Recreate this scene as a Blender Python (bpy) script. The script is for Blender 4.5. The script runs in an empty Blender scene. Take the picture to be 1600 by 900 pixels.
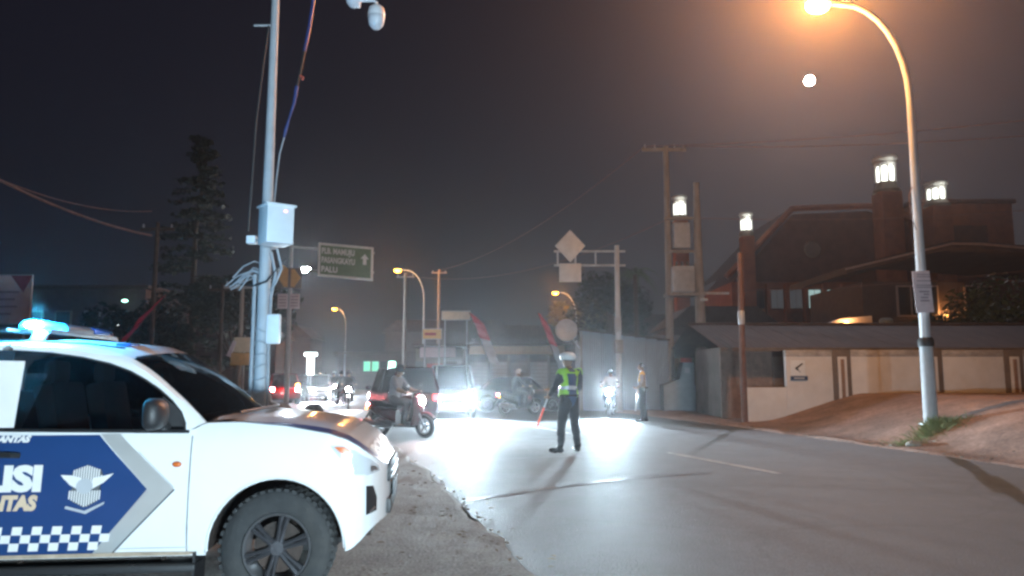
import bpy, bmesh, math, random
from mathutils import Vector, Matrix, noise

# ------------------------------------------------------------------ camera, sky, moonlight, exposure
SC = bpy.context.scene
COL = SC.collection
R = math.radians
F, PITCH, CAM_H = 1164.0, R(6.76), 1.47

cam_d = bpy.data.cameras.new('camera')
cam = bpy.data.objects.new('camera', cam_d)
COL.objects.link(cam)
cam.location = (0, 0, CAM_H)
cam.rotation_euler = (R(90) + PITCH, 0, 0)
cam_d.sensor_width = 36.0
cam_d.lens = 36.0 * F / 1600.0
cam_d.clip_start = 0.05
cam_d.clip_end = 2000
SC.camera = cam

world = bpy.data.worlds.new('World')
SC.world = world
world.use_nodes = True
wn = world.node_tree
wn.nodes.clear()
w_out = wn.nodes.new('ShaderNodeOutputWorld')
w_add = wn.nodes.new('ShaderNodeAddShader')
w_sky = wn.nodes.new('ShaderNodeTexSky')
w_sky.sky_type = 'NISHITA'
w_sky.sun_disc = False
w_sky.sun_elevation = R(27.0)
w_sky.sun_rotation = R(22.6)
w_bg = wn.nodes.new('ShaderNodeBackground')
w_bg.inputs['Strength'].default_value = 0.0006
w_town = wn.nodes.new('ShaderNodeBackground')      # even glow of the town in the night air
w_town.inputs['Color'].default_value = (0.52, 0.43, 0.86, 1)
w_town.inputs['Strength'].default_value = 0.0062
wn.links.new(w_sky.outputs[0], w_bg.inputs['Color'])
wn.links.new(w_bg.outputs[0], w_add.inputs[0])
wn.links.new(w_town.outputs[0], w_add.inputs[1])
wn.links.new(w_add.outputs[0], w_out.inputs['Surface'])

sun_d = bpy.data.lights.new('moonlight', 'SUN')    # night: the one sun lamp is the moon in the picture
sun_d.energy = 0.28
sun_d.angle = R(0.5)
sun_d.color = (0.84, 0.84, 1.0)
sun = bpy.data.objects.new('moonlight', sun_d)
COL.objects.link(sun)
sun.rotation_euler = Vector((-166.4, -400, -221)).to_track_quat('-Z', 'Y').to_euler()

SC.view_settings.view_transform = 'Standard'
SC.view_settings.look = 'None'
SC.view_settings.gamma = 1
SC.view_settings.exposure = 0.65
SC.view_settings.use_curve_mapping = False
SC.render.engine = 'CYCLES'
CY = SC.cycles
CY.use_denoising = True
CY.denoiser = 'OPENIMAGEDENOISE'
CY.pixel_filter_type = 'BLACKMAN_HARRIS'
CY.filter_width = 2.7          # the soft phone-camera focus of the photograph
CY.max_bounces = 6
CY.diffuse_bounces = 2
CY.glossy_bounces = 3
CY.transmission_bounces = 4
CY.transparent_max_bounces = 10
CY.volume_bounces = 0
CY.sample_clamp_indirect = 4.0
CY.caustics_reflective = False
CY.caustics_refractive = False

HAZE_DENSITY = 0.00068
HAZE_ANISO = 0.86

def at(u, v, Y):
    """a picture direction (1600 x 900) at the real distance Y in front of the camera"""
    t = (450 - v) / F
    dy = math.cos(PITCH) - t * math.sin(PITCH)
    dz = math.sin(PITCH) + t * math.cos(PITCH)
    s = Y / dy
    return Vector(((u - 800) / F * s, Y, CAM_H + dz * s))

def gnd(u, v, z=0.0):
    t = (450 - v) / F
    dy = math.cos(PITCH) - t * math.sin(PITCH)
    dz = math.sin(PITCH) + t * math.cos(PITCH)
    s = (z - CAM_H) / dz
    return Vector(((u - 800) / F * s, dy * s, z))

# ------------------------------------------------------------------ materials
MATS = {}
def M(name, col, rough=0.6, metal=0.0, var=0.12, scale=6.0, bump=0.0, bscale=None, coat=0.0, spec=0.5,
      emit=None, estr=0.0, stretch=None, rvar=0.0, dirt=None, dirt_amt=0.0):
    if name in MATS:
        return MATS[name]
    m = bpy.data.materials.new(name)
    MATS[name] = m
    m.use_nodes = True
    nt = m.node_tree
    b = nt.nodes['Principled BSDF']
    b.inputs['Roughness'].default_value = rough
    b.inputs['Metallic'].default_value = metal
    b.inputs['Coat Weight'].default_value = coat
    b.inputs['Coat Roughness'].default_value = 0.08
    b.inputs['Specular IOR Level'].default_value = spec
    tc = nt.nodes.new('ShaderNodeTexCoord')
    mp = nt.nodes.new('ShaderNodeMapping')
    if stretch:
        mp.inputs['Scale'].default_value = stretch
    nt.links.new(tc.outputs['Object'], mp.inputs['Vector'])
    nz = nt.nodes.new('ShaderNodeTexNoise')
    nz.inputs['Scale'].default_value = scale
    nz.inputs['Detail'].default_value = 6
    nz.inputs['Roughness'].default_value = 0.62
    nt.links.new(mp.outputs[0], nz.inputs['Vector'])
    rp = nt.nodes.new('ShaderNodeValToRGB')
    lo = [max(0, c * (1 - var)) for c in col[:3]]
    hi = [min(1, c * (1 + var)) for c in col[:3]]
    rp.color_ramp.elements[0].position = 0.3
    rp.color_ramp.elements[1].position = 0.7
    rp.color_ramp.elements[0].color = (*lo, 1)
    rp.color_ramp.elements[1].color = (*hi, 1)
    nt.links.new(nz.outputs['Fac'], rp.inputs['Fac'])
    csock = rp.outputs['Color']
    if dirt:
        n2 = nt.nodes.new('ShaderNodeTexNoise')
        n2.inputs['Scale'].default_value = scale * 0.23
        n2.inputs['Detail'].default_value = 8
        n2.inputs['Roughness'].default_value = 0.7
        nt.links.new(mp.outputs[0], n2.inputs['Vector'])
        r2 = nt.nodes.new('ShaderNodeValToRGB')
        r2.color_ramp.elements[0].position = 0.45
        r2.color_ramp.elements[1].position = 0.68
        r2.color_ramp.elements[0].color = (0, 0, 0, 1)
        r2.color_ramp.elements[1].color = (dirt_amt,) * 3 + (1,)
        nt.links.new(n2.outputs['Fac'], r2.inputs['Fac'])
        mx = nt.nodes.new('ShaderNodeMix')
        mx.data_type = 'RGBA'
        nt.links.new(r2.outputs['Color'], mx.inputs[0])
        nt.links.new(csock, mx.inputs[6])
        mx.inputs[7].default_value = (*dirt, 1)
        csock = mx.outputs[2]
    nt.links.new(csock, b.inputs['Base Color'])
    if rvar:
        mr = nt.nodes.new('ShaderNodeMapRange')
        mr.inputs['To Min'].default_value = max(0, rough - rvar)
        mr.inputs['To Max'].default_value = min(1, rough + rvar)
        mr.inputs['From Min'].default_value = 0.3
        mr.inputs['From Max'].default_value = 0.7
        nt.links.new(nz.outputs['Fac'], mr.inputs['Value'])
        nt.links.new(mr.outputs[0], b.inputs['Roughness'])
    if bump:
        nb = nt.nodes.new('ShaderNodeTexNoise')
        nb.inputs['Scale'].default_value = bscale or scale * 6
        nb.inputs['Detail'].default_value = 5
        nt.links.new(mp.outputs[0], nb.inputs['Vector'])
        bp = nt.nodes.new('ShaderNodeBump')
        bp.inputs['Strength'].default_value = bump
        bp.inputs['Distance'].default_value = 0.02
        nt.links.new(nb.outputs['Fac'], bp.inputs['Height'])
        nt.links.new(bp.outputs[0], b.inputs['Normal'])
    if emit:
        b.inputs['Emission Color'].default_value = (*emit, 1)
        b.inputs['Emission Strength'].default_value = estr
    return m

def glass_mat(name, tint=0.35, ior=1.45):
    if name in MATS:
        return MATS[name]
    m = bpy.data.materials.new(name)
    MATS[name] = m
    m.use_nodes = True
    nt = m.node_tree
    nt.nodes.clear()
    o = nt.nodes.new('ShaderNodeOutputMaterial')
    mx = nt.nodes.new('ShaderNodeMixShader')
    fr = nt.nodes.new('ShaderNodeFresnel')
    fr.inputs['IOR'].default_value = ior
    tr = nt.nodes.new('ShaderNodeBsdfTransparent')
    tr.inputs['Color'].default_value = (tint, tint * 1.03, tint * 1.08, 1)
    gl = nt.nodes.new('ShaderNodeBsdfGlossy')
    gl.inputs['Roughness'].default_value = 0.04
    nt.links.new(fr.outputs[0], mx.inputs['Fac'])
    nt.links.new(tr.outputs[0], mx.inputs[1])
    nt.links.new(gl.outputs[0], mx.inputs[2])
    nt.links.new(mx.outputs[0], o.inputs['Surface'])
    return m

asphalt = M('asphalt', (0.12, 0.122, 0.128), 0.62, var=0.30, scale=1.4, bump=0.8, bscale=60, rvar=0.04,
            dirt=(0.095, 0.095, 0.10), dirt_amt=0.45)
def add_grain(m, cracks=0.0, grain=0.5, gscale=55.0):
    nt = m.node_tree
    b = nt.nodes['Principled BSDF']
    src = b.inputs['Base Color'].links[0].from_socket
    tc = nt.nodes.new('ShaderNodeTexCoord')
    g = nt.nodes.new('ShaderNodeTexNoise')
    g.inputs['Scale'].default_value = gscale
    g.inputs['Detail'].default_value = 3
    nt.links.new(tc.outputs['Object'], g.inputs['Vector'])
    mr = nt.nodes.new('ShaderNodeMapRange')
    mr.inputs['From Min'].default_value = 0.3
    mr.inputs['From Max'].default_value = 0.7
    mr.inputs['To Min'].default_value = 1 - grain
    mr.inputs['To Max'].default_value = 1 + grain
    nt.links.new(g.outputs['Fac'], mr.inputs['Value'])
    val = mr.outputs[0]
    if cracks:
        wn_ = nt.nodes.new('ShaderNodeTexNoise')
        wn_.inputs['Scale'].default_value = 1.7
        wn_.inputs['Detail'].default_value = 5
        nt.links.new(tc.outputs['Object'], wn_.inputs['Vector'])
        mxv = nt.nodes.new('ShaderNodeMix')
        mxv.data_type = 'VECTOR'
        mxv.inputs[0].default_value = 0.35
        nt.links.new(tc.outputs['Object'], mxv.inputs[4])
        nt.links.new(wn_.outputs['Color'], mxv.inputs[5])
        vo = nt.nodes.new('ShaderNodeTexVoronoi')
        vo.feature = 'DISTANCE_TO_EDGE'
        vo.inputs['Scale'].default_value = 0.55
        nt.links.new(mxv.outputs[1], vo.inputs['Vector'])
        cr = nt.nodes.new('ShaderNodeMapRange')
        cr.inputs['From Min'].default_value = 0.0
        cr.inputs['From Max'].default_value = 0.018
        cr.inputs['To Min'].default_value = 1 - cracks
        cr.inputs['To Max'].default_value = 1.0
        nt.links.new(vo.outputs['Distance'], cr.inputs['Value'])
        mu = nt.nodes.new('ShaderNodeMath')
        mu.operation = 'MULTIPLY'
        nt.links.new(val, mu.inputs[0])
        nt.links.new(cr.outputs[0], mu.inputs[1])
        val = mu.outputs[0]
    vm = nt.nodes.new('ShaderNodeVectorMath')
    vm.operation = 'SCALE'
    nt.links.new(src, vm.inputs[0])
    nt.links.new(val, vm.inputs['Scale'])
    nt.links.new(vm.outputs[0], b.inputs['Base Color'])
add_grain(asphalt, 0.18, 0.35, 60)
soil = M('dry_soil', (0.20, 0.135, 0.10), 0.9, var=0.3, scale=2.2, bump=0.6, bscale=22, dirt=(0.26, 0.19, 0.15), dirt_amt=0.7)
gravel = M('gravel', (0.32, 0.315, 0.295), 0.85, var=0.22, scale=3.5, bump=0.8, bscale=40, dirt=(0.22, 0.215, 0.20), dirt_amt=0.8)
verge_m = M('verge_soil', (0.36, 0.245, 0.205), 0.92, var=0.30, scale=1.5, bump=0.5, bscale=25, dirt=(0.18, 0.13, 0.115), dirt_amt=0.9)
add_grain(gravel, 0, 0.35, 38)
add_grain(verge_m, 0, 0.22, 14)
paint_road = M('road_paint', (0.55, 0.54, 0.50), 0.6, var=0.35, scale=14, dirt=(0.16, 0.16, 0.16), dirt_amt=0.75)
pale_line_m = M('pale_line', (0.17, 0.17, 0.17), 0.45, var=0.4, scale=5, dirt=(0.09, 0.09, 0.09), dirt_amt=0.9)
tar_m = M('tar_patch', (0.045, 0.045, 0.047), 0.5, var=0.3, scale=3, bump=0.4, bscale=50)
kerb_m = M('kerb_concrete', (0.36, 0.33, 0.30), 0.85, var=0.3, scale=6, bump=0.3, dirt=(0.2, 0.17, 0.14), dirt_amt=0.7)
white_wall = M('white_plaster', (0.70, 0.68, 0.68), 0.85, var=0.06, scale=3, bump=0.12, bscale=30, dirt=(0.52, 0.46, 0.40), dirt_amt=0.45)
stain_band = M('weathered_coping', (0.44, 0.40, 0.37), 0.9, var=0.3, scale=5, stretch=(1, 1, 2.5), dirt=(0.25, 0.22, 0.2), dirt_amt=0.7)
pillar_dark = M('pillar_brown', (0.16, 0.125, 0.105), 0.8, var=0.2, scale=4)
slit_brown = M('slit_tile', (0.28, 0.17, 0.12), 0.7, var=0.2, scale=6)
truck_white = M('truck_paint_white', (0.80, 0.82, 0.83), 0.28, var=0.015, coat=0.7, dirt=(0.72, 0.72, 0.70), dirt_amt=0.25, scale=3)
police_blue = M('decal_blue', (0.014, 0.050, 0.165), 0.35, var=0.06, coat=0.3, scale=3)
hood_blue = M('decal_hood_blue', (0.04, 0.07, 0.26), 0.3, var=0.05, coat=0.4)
decal_silver = M('decal_silver', (0.62, 0.62, 0.61), 0.30, metal=0.45, var=0.04)
decal_white = M('decal_white', (0.78, 0.77, 0.76), 0.4, var=0.04)
decal_grey = M('decal_grey', (0.46, 0.48, 0.51), 0.4, var=0.05)
decal_dark = M('decal_dark', (0.10, 0.105, 0.115), 0.4, var=0.05)
black_plastic = M('black_plastic', (0.018, 0.018, 0.02), 0.5, var=0.2, bump=0.05)
under_m = M('underbody', (0.035, 0.028, 0.025), 0.85, var=0.4, scale=5, dirt=(0.10, 0.06, 0.045), dirt_amt=0.7)
rubber = M('tyre_rubber', (0.028, 0.030, 0.032), 0.78, var=0.2, scale=9, bump=0.25, bscale=40, dirt=(0.075, 0.068, 0.06), dirt_amt=0.5)
alloy = M('wheel_alloy', (0.10, 0.10, 0.11), 0.35, metal=0.6, var=0.15)
alloy_lip = M('wheel_lip', (0.42, 0.42, 0.44), 0.3, metal=0.8, var=0.1)
steel = M('steel', (0.45, 0.45, 0.46), 0.35, metal=0.85, var=0.1)
galv = M('galvanised_steel', (0.52, 0.53, 0.55), 0.5, metal=0.25, var=0.16, scale=5, stretch=(1, 1, 0.25), dirt=(0.26, 0.22, 0.19), dirt_amt=0.6)
galv_white = M('pole_white_paint', (0.42, 0.43, 0.45), 0.55, var=0.10, scale=6, dirt=(0.42, 0.40, 0.38), dirt_amt=0.6)
grey_paint = M('grey_paint', (0.38, 0.38, 0.39), 0.6, var=0.15, scale=5)
sign_back = M('sign_back', (0.55, 0.54, 0.53), 0.55, metal=0.2, var=0.12, scale=4)
white_enamel = M('white_enamel', (0.78, 0.79, 0.80), 0.45, var=0.05, dirt=(0.55, 0.54, 0.52), dirt_amt=0.4)
camera_white = M('camera_white', (0.75, 0.75, 0.77), 0.3, var=0.04)
cable_black = M('cable_black', (0.02, 0.02, 0.022), 0.6, var=0.2)
cable_grey = M('cable_grey', (0.32, 0.33, 0.35), 0.6, var=0.2)
cable_blue = M('cable_blue', (0.022, 0.045, 0.17), 0.5, var=0.2)
cable_red = M('cable_tape', (0.45, 0.08, 0.05), 0.6)
cable_pink = M('cable_rust', (0.20, 0.11, 0.09), 0.7, var=0.25)
sign_green = M('sign_green', (0.17, 0.23, 0.14), 0.5, var=0.12)
sign_white = M('sign_white', (0.75, 0.72, 0.68), 0.5, var=0.08)
sign_yellow = M('sign_amber', (0.62, 0.36, 0.13), 0.5, var=0.15)
sign_black = M('sign_black', (0.03, 0.03, 0.03), 0.5)
cream = M('cream_panel', (0.62, 0.47, 0.33), 0.6, var=0.12)
pink_print = M('notice_print', (0.62, 0.50, 0.52), 0.6, var=0.12, scale=8)
notice_ink = M('notice_ink', (0.30, 0.22, 0.24), 0.6, var=0.2)
bill_white = M('billboard_skin', (0.60, 0.54, 0.55), 0.6, var=0.10, scale=2)
bill_red = M('billboard_red', (0.22, 0.06, 0.09), 0.6, var=0.2)
bill_ink = M('billboard_ink', (0.35, 0.29, 0.31), 0.6, var=0.1)
flag_red = M('flag_red', (0.52, 0.035, 0.06), 0.75, var=0.12)
flag_white = M('flag_white', (0.60, 0.58, 0.60), 0.75, var=0.08)
wood_pole = M('concrete_pole', (0.27, 0.24, 0.22), 0.85, var=0.25, scale=4, stretch=(1, 1, 0.3), bump=0.2)
rust_pole = M('rusty_pole', (0.16, 0.085, 0.065), 0.8, var=0.25)
brick_red = M('mosque_wall', (0.34, 0.115, 0.06), 0.85, var=0.2, scale=1.2, bump=0.15)
brick_dark = M('mosque_gable', (0.12, 0.055, 0.042), 0.85, var=0.25, scale=1.2)
roof_brown = M('roof_sheet', (0.085, 0.058, 0.048), 0.8, var=0.3, scale=3, stretch=(1, 0.2, 1), dirt=(0.05, 0.04, 0.035), dirt_amt=0.6)
house_dark = M('house_wall_dark', (0.10, 0.07, 0.065), 0.85, var=0.2, scale=2)
house_mid = M('house_wall_grey', (0.21, 0.18, 0.16), 0.85, var=0.22, scale=2, dirt=(0.12, 0.1, 0.09), dirt_amt=0.6)
eave_white = M('eave_board', (0.45, 0.36, 0.35), 0.7, var=0.15)
shed_blue = M('shed_sheet_blue', (0.26, 0.31, 0.37), 0.55, metal=0.15, var=0.12, scale=3, stretch=(1, 1, 0.3), dirt=(0.17, 0.18, 0.2), dirt_amt=0.6)
cabinet_blue = M('cabinet_blue_grey', (0.30, 0.36, 0.39), 0.55, var=0.1, scale=4)
sign_red = M('red_board', (0.33, 0.05, 0.05), 0.6, var=0.15)
pane_dark = M('window_dark', (0.02, 0.022, 0.026), 0.12, var=0.1)
pane_cold = M('window_cold_lit', (0.3, 0.35, 0.35), 0.3, emit=(0.55, 0.8, 0.78), estr=0.35)
pane_dim = M('window_dim_lit', (0.1, 0.1, 0.1), 0.3, emit=(0.5, 0.55, 0.62), estr=0.05)
skin_m = M('skin', (0.30, 0.17, 0.115), 0.55, var=0.06, scale=20)
cloth_dark = M('uniform_dark', (0.030, 0.032, 0.040), 0.85, var=0.2, scale=25, bump=0.1)
cloth_navy = M('vest_navy', (0.045, 0.075, 0.15), 0.8, var=0.15, scale=25)
cloth_grey = M('shirt_grey', (0.22, 0.22, 0.24), 0.85, var=0.1, scale=20)
cloth_tan = M('shirt_tan', (0.22, 0.14, 0.10), 0.85, var=0.1, scale=20)
cloth_pale = M('shirt_pale', (0.55, 0.50, 0.48), 0.85, var=0.1, scale=20)
cloth_brown = M('trousers_brown', (0.05, 0.045, 0.05), 0.85, var=0.2, scale=20)
vest_neon = M('vest_lime', (0.36, 0.72, 0.06), 0.6, var=0.06, scale=20, emit=(0.3, 0.9, 0.05), estr=0.0)
vest_orange = M('vest_orange', (0.70, 0.33, 0.02), 0.6, var=0.08, scale=20)
band_grey = M('reflective_band', (0.62, 0.63, 0.64), 0.35, metal=0.3, var=0.05)
helmet_white = M('helmet_white', (0.80, 0.80, 0.80), 0.25, var=0.03, coat=0.6)
helmet_black = M('helmet_black', (0.02, 0.02, 0.022), 0.2, var=0.1, coat=0.8)
shoe_black = M('boot_black', (0.02, 0.02, 0.022), 0.25, var=0.1)
baton_red = M('baton_red', (0.7, 0.10, 0.06), 0.4, emit=(1.0, 0.12, 0.05), estr=0.25)
red_paint = M('scooter_red', (0.06, 0.008, 0.014), 0.25, var=0.05, coat=0.7)
black_paint = M('scooter_black', (0.016, 0.016, 0.018), 0.25, var=0.1, coat=0.7)
blue_paint = M('scooter_blue_grey', (0.10, 0.13, 0.18), 0.25, var=0.05, coat=0.7)
car_maroon = M('car_paint_maroon', (0.055, 0.012, 0.022), 0.25, var=0.05, coat=0.8)
car_navy = M('car_paint_navy', (0.016, 0.028, 0.05), 0.22, var=0.05, coat=0.8)
car_silver = M('car_paint_silver', (0.36, 0.37, 0.39), 0.28, metal=0.3, var=0.04, coat=0.7)
car_red = M('car_paint_red', (0.20, 0.018, 0.02), 0.25, var=0.05, coat=0.8)
car_grey = M('car_paint_grey', (0.10, 0.10, 0.11), 0.25, var=0.05, coat=0.8)
car_glass = M('car_glass_dark', (0.012, 0.014, 0.017), 0.06, var=0.1, spec=0.6)
lens_clear = M('lamp_lens', (0.55, 0.57, 0.60), 0.12, var=0.03, coat=0.8)
amber_lens = M('amber_lens', (0.60, 0.13, 0.02), 0.25, var=0.05)
red_lens = M('red_lens', (0.35, 0.02, 0.02), 0.2, emit=(1.0, 0.06, 0.07), estr=3.0)
red_lens_hot = M('red_lens_bright', (0.35, 0.02, 0.02), 0.2, emit=(1.0, 0.22, 0.25), estr=60.0)
amber_lit = M('amber_lit', (0.6, 0.2, 0.03), 0.3, emit=(1.0, 0.42, 0.10), estr=8.0)
head_lit = M('headlamp_lit', (0.9, 0.9, 0.9), 0.2, emit=(0.66, 0.88, 1.0), estr=900.0)
head_lit_soft = M('headlamp_lit_soft', (0.9, 0.9, 0.9), 0.2, emit=(1.0, 0.90, 0.93), estr=900.0)
sodium_lit = M('sodium_lens', (0.9, 0.6, 0.3), 0.3, emit=(1.0, 0.50, 0.06), estr=250.0)
sodium_lit_far = M('sodium_lens_far', (0.9, 0.6, 0.3), 0.3, emit=(1.0, 0.43, 0.035), estr=14.0)
led_lit = M('led_lens', (0.9, 0.9, 0.9), 0.3, emit=(0.75, 0.90, 1.0), estr=500.0)
lantern_lit = M('lantern_pane', (0.9, 0.9, 0.85), 0.3, emit=(0.95, 1.0, 0.90), estr=2.0)
beacon_lit = M('beacon_blue_lit', (0.1, 0.5, 0.9), 0.2, emit=(0.01, 0.42, 1.0), estr=4.5)
beacon_core = M('beacon_core', (0.9, 0.95, 1.0), 0.2, emit=(0.55, 0.9, 1.0), estr=90.0)
beacon_blue = M('beacon_blue', (0.02, 0.08, 0.30), 0.2, var=0.05, coat=0.5)
kiosk_lit = M('kiosk_sign_lit', (0.9, 0.9, 0.9), 0.3, emit=(0.85, 1.0, 1.0), estr=4.0)
green_lit = M('green_sign_lit', (0.2, 0.6, 0.5), 0.3, emit=(0.15, 0.70, 0.45), estr=0.7)
white_spot = M('small_white_lamp', (0.9, 0.9, 0.9), 0.3, emit=(0.9, 1.0, 0.95), estr=5.0)
green_spot = M('small_green_lamp', (0.6, 0.9, 0.8), 0.3, emit=(0.45, 1.0, 0.8), estr=3.0)
orange_spot = M('small_orange_lamp', (0.9, 0.6, 0.3), 0.3, emit=(1.0, 0.5, 0.15), estr=4.0)
moon_m = M('moon_surface', (0.8, 0.8, 0.75), 0.9, emit=(1.0, 0.93, 0.86), estr=400.0)
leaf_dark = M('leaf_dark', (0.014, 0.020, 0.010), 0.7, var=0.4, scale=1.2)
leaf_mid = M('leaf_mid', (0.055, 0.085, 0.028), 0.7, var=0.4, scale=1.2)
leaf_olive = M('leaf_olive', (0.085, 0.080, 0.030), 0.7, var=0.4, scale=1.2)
grass_m = M('grass_blade', (0.27, 0.31, 0.16), 0.7, var=0.35, scale=4)
bark = M('bark', (0.075, 0.055, 0.042), 0.9, var=0.3, scale=4, bump=0.3)
stone_m = M('stone', (0.36, 0.33, 0.29), 0.85, var=0.25, scale=8, bump=0.3)
rubble_m = M('rubble', (0.24, 0.20, 0.17), 0.9, var=0.35, scale=6, bump=0.4)
bag_black = M('black_sack', (0.022, 0.024, 0.027), 0.4, var=0.2, bump=0.5, bscale=14)
seat_m = M('seat_cloth', (0.05, 0.045, 0.045), 0.9, var=0.2)
cab_glass = glass_mat('cab_glass', 0.28)
lens_glass = glass_mat('lens_glass', 0.85)

# ------------------------------------------------------------------ mesh helpers
class MB:
    def __init__(self):
        self.v, self.f, self.m = [], [], []
    def add(self, vs, fs, mi=0):
        o = len(self.v)
        self.v += [tuple(p) for p in vs]
        self.f += [tuple(i + o for i in f) for f in fs]
        self.m += [mi] * len(fs)
        return self
    def box(self, c, s, rz=0.0, mi=0, M3=None):
        hx, hy, hz = s[0] / 2, s[1] / 2, s[2] / 2
        vs = [Vector((x, y, z)) for z in (-hz, hz) for y in (-hy, hy) for x in (-hx, hx)]
        if M3 is None and rz:
            M3 = Matrix.Rotation(rz, 3, 'Z')
        if M3 is not None:
            vs = [M3 @ v for v in vs]
        c = Vector(c)
        return self.add([v + c for v in vs], [(0, 2, 3, 1), (4, 5, 7, 6), (0, 1, 5, 4), (2, 6, 7, 3), (0, 4, 6, 2), (1, 3, 7, 5)], mi)
    def tube(self, pts, r, n=8, mi=0, cap=True, flat=None):
        pts = [Vector(p) for p in pts]
        rs = r if isinstance(r, (list, tuple)) else [r] * len(pts)
        vs, fs = [], []
        prev = None
        for i, p in enumerate(pts):
            d = (pts[min(i + 1, len(pts) - 1)] - pts[max(i - 1, 0)])
            if d.length < 1e-9:
                d = Vector((0, 0, 1))
            d.normalize()
            if prev is None:
                a = Vector((0, 0, 1)) if abs(d.z) < 0.9 else Vector((1, 0, 0))
                u = d.cross(a).normalized()
            else:
                u = (prev - d * prev.dot(d))
                u = u.normalized() if u.length > 1e-6 else d.orthogonal().normalized()
            prev = u
            w = d.cross(u)
            for k in range(n):
                t = 2 * math.pi * k / n
                vs.append(p + (u * math.cos(t) + w * math.sin(t) * (flat or 1.0)) * rs[i])
        for i in range(len(pts) - 1):
            for k in range(n):
                a, b = i * n + k, i * n + (k + 1) % n
                fs.append((a, b, b + n, a + n))
        if cap:
            fs.append(tuple(range(n))[::-1])
            fs.append(tuple((len(pts) - 1) * n + k for k in range(n)))
        return self.add(vs, fs, mi)
    def lathe(self, prof, n=24, o=(0, 0, 0), axis='z', mi=0):
        vs, fs = [], []
        for r, h in prof:
            for k in range(n):
                t = 2 * math.pi * k / n
                a, b = r * math.cos(t), r * math.sin(t)
                vs.append({'z': (a, b, h), 'y': (a, h, b), 'x': (h, a, b)}[axis])
        for i in range(len(prof) - 1):
            for k in range(n):
                a, b = i * n + k, i * n + (k + 1) % n
                fs.append((a, b, b + n, a + n))
        o = Vector(o)
        return self.add([Vector(p) + o for p in vs], fs, mi)
    def prism(self, poly, lo, hi, plane='xz', mi=0):
        n = len(poly)
        def q(p, h):
            return {'xz': (p[0], h, p[1]), 'xy': (p[0], p[1], h), 'yz': (h, p[0], p[1])}[plane]
        vs = [q(p, lo) for p in poly] + [q(p, hi) for p in poly]
        fs = [tuple(range(n))[::-1], tuple(range(n, 2 * n))] + [(i, (i + 1) % n, n + (i + 1) % n, n + i) for i in range(n)]
        return self.add(vs, fs, mi)
    def ell(self, c, r, n=14, k=9, mi=0, M3=None):
        vs, fs = [], []
        for i in range(k + 1):
            a = math.pi * i / k
            for j in range(n):
                t = 2 * math.pi * j / n
                p = Vector((r[0] * math.sin(a) * math.cos(t), r[1] * math.sin(a) * math.sin(t), r[2] * math.cos(a)))
                vs.append((M3 @ p if M3 is not None else p) + Vector(c))
        for i in range(k):
            for j in range(n):
                a, b = i * n + j, i * n + (j + 1) % n
                fs.append((a, a + n, b + n, b))
        return self.add(vs, fs, mi)
    def build(self, name, mat, parent=None, smooth=40, bevel=0.0, bseg=2, loc=None, rot=None):
        me = bpy.data.meshes.new(name)
        me.from_pydata(self.v, [], self.f)
        bm = bmesh.new()
        bm.from_mesh(me)
        for i, fc in enumerate(bm.faces):
            fc.material_index = self.m[i]
        bmesh.ops.remove_doubles(bm, verts=bm.verts, dist=1e-5)
        bmesh.ops.recalc_face_normals(bm, faces=bm.faces)
        if bevel:
            ed = [e for e in bm.edges if len(e.link_faces) == 2 and e.calc_face_angle(0) > R(28)]
            bmesh.ops.bevel(bm, geom=ed, offset=bevel, segments=bseg, affect='EDGES', profile=0.6, clamp_overlap=True)
        bm.to_mesh(me)
        bm.free()
        for mm in (mat if isinstance(mat, (list, tuple)) else [mat]):
            me.materials.append(mm)
        if smooth:
            me.shade_smooth()
            me.set_sharp_from_angle(angle=R(smooth))
        o = bpy.data.objects.new(name, me)
        COL.objects.link(o)
        if parent is not None:
            o.parent = parent
        if loc is not None:
            o.location = loc
        if rot is not None:
            o.rotation_euler = rot
        return o

def tag(o, label=None, cat=None, group=None, kind=None):
    for k, v in (('label', label), ('category', cat), ('group', group), ('kind', kind)):
        if v:
            o[k] = v
    return o

def thing(name, label, cat, loc=(0, 0, 0), rz=0.0, group=None, scale=1.0):
    o = bpy.data.objects.new(name, None)
    COL.objects.link(o)
    o.empty_display_size = 0.2
    o.location = loc
    o.rotation_euler = (0, 0, rz)
    o.scale = (scale,) * 3
    return tag(o, label, cat, group)

def light(name, parent, loc, energy, color, kind='POINT', radius=0.08, target=None, angle=60, blend=0.6):
    d = bpy.data.lights.new(name, kind)
    d.energy = energy
    d.color = color
    d.shadow_soft_size = radius
    o = bpy.data.objects.new(name, d)
    COL.objects.link(o)
    o.parent = parent
    o.location = loc
    if kind == 'SPOT':
        d.spot_size = R(angle)
        d.spot_blend = blend
        o.rotation_euler = Vector(target).to_track_quat('-Z', 'Y').to_euler()
    return o

FONT = bpy.data.fonts.load('<builtin>')
def text2d(s, size, bold=0.0, space=1.0, shear=0.0):
    """flat lettering as 2-D vertices and faces, left-aligned on the baseline"""
    c = bpy.data.curves.new('lettering', 'FONT')
    c.body = s
    c.font = FONT
    c.size = size
    c.offset = bold
    c.space_character = space
    c.shear = shear
    c.resolution_u = 3
    o = bpy.data.objects.new('lettering', c)
    COL.objects.link(o)
    bpy.context.view_layer.update()
    dg = bpy.context.evaluated_depsgraph_get()
    me = bpy.data.meshes.new_from_object(o.evaluated_get(dg))
    vs = [(v.co.x, v.co.y) for v in me.vertices]
    fs = [tuple(p.vertices) for p in me.polygons]
    bpy.data.objects.remove(o)
    bpy.data.curves.remove(c)
    bpy.data.meshes.remove(me)
    return vs, fs

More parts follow.
